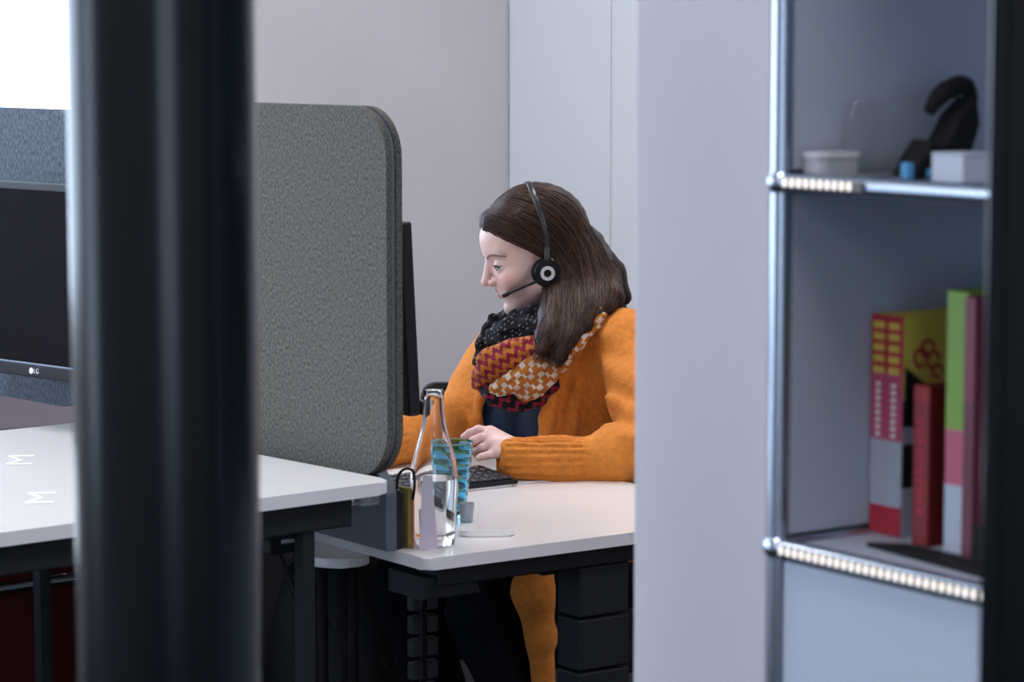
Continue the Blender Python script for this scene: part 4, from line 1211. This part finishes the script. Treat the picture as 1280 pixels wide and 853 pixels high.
# --- cardigan
M_CARD = mat('mustard_knit', (.70, .235, .034), .9, noise=(90, .14, 4), bump=(330, .8, .003), sheen=.5)
wdir = (EN - WN).normalized()
def frame(ax):
    a = Vector((0, 0, 1)).cross(ax).normalized(); return a, ax.cross(a)
na, nb2 = frame(wdir)
fdx = (EF - WF).normalized(); fa, fb = frame(fdx)
def ribs(P, w, ax, a, b, t0, t1, n, amp):
    q = P - v3(w); t = q @ v3(ax); ang = np.arctan2(q @ v3(b), q @ v3(a))
    m = np.clip((t - t0) / .006, 0, 1) * np.clip((t1 - t) / .012, 0, 1)
    near = np.clip((.075 - np.sqrt(np.maximum((q * q).sum(-1) - t * t, 0))) / .02, 0, 1)
    return -amp * np.cos(ang * n) * m * near
def cardigan_sdf(P):
    t = torso(P, .014)
    s = (P - v3(CH)) @ v3(Sd); f = (P - v3(CH)) @ v3(Fd); z = P[:, 2]
    # sleeves
    near = chain(P, [SN - Vector((0, 0, .012)), at(806, 500, 4.96), EN], [.062, .060, .054], .03)
    fore = chain(P, [EN, EN2, M1, CUFF], [.054, .047, .041, .037], .02)
    near = smin(near, fore, .03)
    far = chain(P, [SF - Vector((0, 0, .01)), at(600, 488, 5.25), EF], [.050, .050, .048], .03)
    far = smin(far, chain(P, [EF, WF + (EF - WF) * .4, WF], [.050, .042, .036], .02), .03)
    # open front of the body
    s0 = -.020; w = .078 + .10 * np.clip(z - float(CH.z), -.10, .25)
    cut = np.maximum(np.abs(s - s0) - w, -(f - .03))
    t = smax(t, -cut, .008)
    d = smin(t, near, .035); d = smin(d, far, .035)
    # folds of the knit: radiating from the elbow and the armpit
    for p, q_, r, a_ in FOLDS: d = d - 1.5 * a_ * np.exp(-(np.maximum(rcone(P, p, q_, .0, .0), 0) / r) ** 2)
    low = float(PV.z) - .02
    d = smax(d, -(torso(P, .003)), .004)       # hollow over the shirt
    d = smax(d, low - z, .01)
    # rolled front bands
    for pts, r in LAPEL: d = smin(d, chain(P, pts, [r] * len(pts), .008), .010)
    # part hanging beside the thigh
    d = smin(d, chain(P, HANG, [.034, .036, .026, .020], .02), .02)
    d = d + ribs(P, WN, wdir, na, nb2, -.03, .115, 22, .0026) + ribs(P, WF, fdx, fa, fb, -.05, .085, 22, .0024)
    d = d + .0016 * np.sin(P[:, 0] * 55 + 2 * np.sin(z * 40)) * np.sin(z * 48 + P[:, 1] * 30)
    # open cuff end
    e = rcone(P, CUFF - wdir * .05, CUFF + wdir * .045, .029, .022)
    return smax(d, -e, .004)
def on_front(px, py, g=.022):
    """point on the front of the torso seen at this pixel"""
    lo_, hi_ = 4.6, 5.5
    for _ in range(40):
        m_ = (lo_ + hi_) / 2
    d_ = 4.7
    for _ in range(80):
        p_ = at(px, py, d_); e_ = float(torso(np.array([tuple(p_)], np.float32), g)[0])
        if e_ < .0005: break
        d_ += max(e_ * .6, .0005)
        if d_ > 5.6: break
    return at(px, py, min(d_, 5.3))
FOLDS = [(at(800, 548, 4.80), at(748, 528, 4.90), .016, .009), (at(795, 515, 4.86), at(738, 488, 4.95), .016, .009), (at(790, 480, 4.93), at(742, 448, 5.0), .018, .008),
         (at(790, 532, 4.82), at(745, 512, 4.92), .010, -.007), (at(790, 498, 4.88), at(738, 470, 4.97), .010, -.006), (at(752, 560, 4.86), at(720, 500, 4.98), .014, .008), (at(738, 560, 4.90), at(710, 510, 5.02), .009, -.006),
         (at(604, 478, 5.19), at(572, 548, 5.14), .012, .009), (at(590, 486, 5.20), at(556, 540, 5.15), .010, .007), (at(598, 484, 5.19), at(566, 546, 5.14), .007, -.006), (at(580, 490, 5.21), at(548, 534, 5.16), .008, -.006),
         (on_front(706, 474), on_front(697, 550), .007, -.008), (on_front(728, 440), on_front(706, 474), .007, -.007), (on_front(722, 478), on_front(716, 550), .010, .007), (on_front(736, 500), on_front(730, 560), .007, -.006),
         (at(612, 440, 5.24), at(600, 480, 5.20), .012, .006), (at(760, 400, 5.02), at(715, 470, 5.02), .02, .006)]
LAPEL = [([on_front(x, y) for x, y in ((742, 400), (716, 430), (700, 458), (690, 490), (684, 525), (680, 560), (684, 600))], .014),
         ([on_front(x, y) for x, y in ((608, 440), (603, 470), (600, 500), (597, 525), (594, 550), (596, 590))], .009)]
HANG = [at(672, 700, 4.97), at(666, 742, 4.93), at(676, 795, 4.95), at(680, 865, 4.98)]
allc = np.array([tuple(p) for p in (SN, SF, EN, EF, WF, CUFF, PV, NK, HANG[-1])])
clo = allc.min(0) - np.array([.10, .16, .06]); chi = allc.max(0) + np.array([.13, .14, .09])
cv_, cf_ = net(cardigan_sdf, clo, chi, .0032)
card_o = wear('cardigan', (cv_, cf_), M_CARD)
card_o['label'] = 'fuzzy mustard orange knitted cardigan with ribbed cuffs'

# --- jeans and shoes
M_JEAN = mat('black_denim', (.005, .006, .009), .9, spec=.15, bump=(300, .3, .001))
def jeans_sdf(P):
    d = None
    for h, k, a in ((HN, KN, AN), (HF, KF, AF)):
        e = chain(P, [h, k, a + Vector((0, 0, .02))], [.092, .066, .046], .01); d = e if d is None else smin(d, e, .03)
    d = smin(d, rcone(P, PV - Sd * .08, PV + Sd * .08, .13, .13), .05)
    d = d + .0025 * np.sin(P[:, 2] * 70 + P[:, 0] * 40) * np.sin(P[:, 0] * 60)
    return smax(d, P[:, 2] - float(PV.z) - .06, .01)
lp = np.array([tuple(p) for p in (HN, HF, KN, KF, AN, AF)])
wear('jeans', net(jeans_sdf, lp.min(0) - .17, lp.max(0) + .17, .006), M_JEAN)
for a in (AN, AF):
    def shoe_sdf(P, a=a):
        h_ = a - Vector((0, 0, .055)); t_ = a + Fd * .17 - Vector((0, 0, .062))
        d = rcone(P, h_, t_, .043, .034); d = smin(d, rcone(P, a, a - Vector((0, 0, .05)), .046, .044), .02)
        return smax(d, .003 - P[:, 2], .004)
    q = np.array([tuple(a), tuple(a + Fd * .17)])
    wear('shoe', net(shoe_sdf, q.min(0) - np.array([.08, .08, .12]), q.max(0) + .08, .005), mat('shoe_black', (.01, .01, .011), .4))

# ================================================================== HEADSET
hs = thing('headset', 'black telephone headset with microphone boom worn on the woman\'s head', 'headset', HO)
def hb(p): return Vector(h2w(p)) - HO
cx, cz = hn(682, 341)
tx, tz = hl(662, 236)
yy = .0960
path = [(cx, yy - .004, cz + .010), (hn(684, 315)[0], yy - .002, hn(684, 315)[1]), (hn(680, 285)[0], .085, hn(680, 285)[1]), (hn(673, 258)[0], .055, hn(673, 258)[1]), (tx, .018, tz), (tx, -.018, tz),
        (hn(673, 258)[0], -.055, hn(673, 258)[1]), (hn(680, 285)[0], -.085, hn(680, 285)[1]), (hn(684, 315)[0], -.088, hn(684, 315)[1])]
bp_ = spline(path, 60)
for i in range(60):
    c_ = np.array([bp_[i][0], 0, .050]); dr = (bp_[i] - c_) / np.linalg.norm(bp_[i] - c_)
    t_ = .13
    for _ in range(40):
        e_ = float(hair_sdf((c_ + dr * t_)[None].astype(np.float32))[0]) - .0022
        t_ -= e_ * .8
        if abs(e_) < 2e-4: break
    if i > 6: bp_[i] = c_ + dr * min(t_, .12)
for _ in range(4): bp_[1:-1] = (bp_[:-2] + 2 * bp_[1:-1] + bp_[2:]) / 4
b = NB(); tube(b, [hb(p) for p in bp_], 0, 10, flat=(.0058, .0018), flat_dir=lambda i: Vector(h2w(bp_[i])) - Vector(h2w((bp_[i][0] * .95, 0, .05)))); obj('headband', b, mat('headband_plastic', (.02, .021, .024), .3), hs, True)
ax = Hy
def disc(y0, y1, r, dx=0.0, n=40):
    b = NB(); cyl(b, hb((cx + dx, y0, cz)), hb((cx + dx, y1, cz)), r, n=n); return b
bmq = disc(yy - .004, yy + .009, .0235); bmesh.ops.bevel(bmq, geom=[e for e in bmq.edges if len(e.link_faces) == 2 and e.calc_face_angle(0) > 1], offset=.003, segments=3, affect='EDGES')
cup_o = smooth_by_angle(obj('ear_cup', bmq, M_BLACK, hs), 40)
smooth_by_angle(obj('ear_cushion', disc(yy - .020, yy - .0045, .026), M_BLACKSOFT, hs), 40)
# light ring
b = NB(); n = 40
c1, c2 = [], []
for i in range(n):
    a = 2 * math.pi * i / n
    for lst, r in ((c1, .0133), (c2, .0072)):
        lst.append([b.verts.new(hb((cx + r * math.cos(a), yy + h_, cz + r * math.sin(a)))) for h_ in (.0092, .0120)])
for i in range(n):
    j = (i + 1) % n
    b.faces.new((c1[i][1], c1[j][1], c2[j][1], c2[i][1])); b.faces.new((c1[i][0], c1[j][0], c1[j][1], c1[i][1])); b.faces.new((c2[i][0], c2[i][1], c2[j][1], c2[j][0]))
obj('ring', b, mat('ring_grey', (.62, .64, .66), .35), cup_o)
bx0, bz0 = hn(676, 348); bx1, bz1 = hl(628.5, 371)
b = NB(); tube(b, [hb(p) for p in spline([(cx + .006, yy + .004, cz - .006), (bx0 + .004, yy + .005, bz0 - .001), ((bx0 + bx1) / 2 , .078, (bz0 + bz1) / 2 + .001), (bx1 + .004, .050, bz1)], 24)], .0026, 10); obj('boom', b, M_BLACK, hs, True)
b = NB(); tube(b, [hb(p) for p in [(bx1 - .010, .0555, bz1 + .0035), (bx1 - .002, .0525, bz1 + .0008), (bx1 + .005, .0492, bz1)]], [.0030, .0040, .0036], 12); obj('microphone', b, M_BLACKSOFT, hs, True)

# ================================================================== OFFICE CHAIR UNDER HER
oc = thing('office_chair', 'black office chair the woman sits on, mostly hidden by the wall end', 'chair', BASE, math.atan2(Fd.y, Fd.x))
sz = float(PV.z) - .155
b = NB(); prism(b, rrect(-.22, .20, -.23, .23, .08), sz - .06, sz, (0, 1, 2), .02); smooth_by_angle(obj('seat', b, M_BLACKSOFT, oc), 50)
b = NB(); prism(b, rrect(-.21, .21, sz + .12, sz + .55, .08), -.33, -.28, (1, 2, 0), .015); smooth_by_angle(obj('backrest', b, M_BLACKSOFT, oc), 50)
b = NB(); tube(b, [(-.10, 0, sz - .07), (-.28, 0, sz - .06), (-.35, 0, sz + .05), (-.345, 0, sz + .3)], .018, 10); obj('back_support', b, M_BLACK, oc, True)
b = NB(); cyl(b, (0, 0, .11), (0, 0, sz - .06), .026, n=20); obj('gas_column', b, M_BLACK, oc, True)
for k in range(5):
    a = 2 * math.pi * k / 5 + .3; e = Vector((math.cos(a), math.sin(a), 0))
    b = NB(); cyl(b, Vector((0, 0, .115)) + e * .02, Vector((0, 0, .075)) + e * .30, .024, .016, 12); obj('base_arm', b, M_BLACK, oc, True)
    c = e * .30; q = Vector((-e.y, e.x, 0))
    b = NB(); cyl(b, c + Vector((0, 0, .028)) - q * .02, c + Vector((0, 0, .028)) + q * .02, .027, n=18); obj('castor', b, M_BLACK, oc, True)
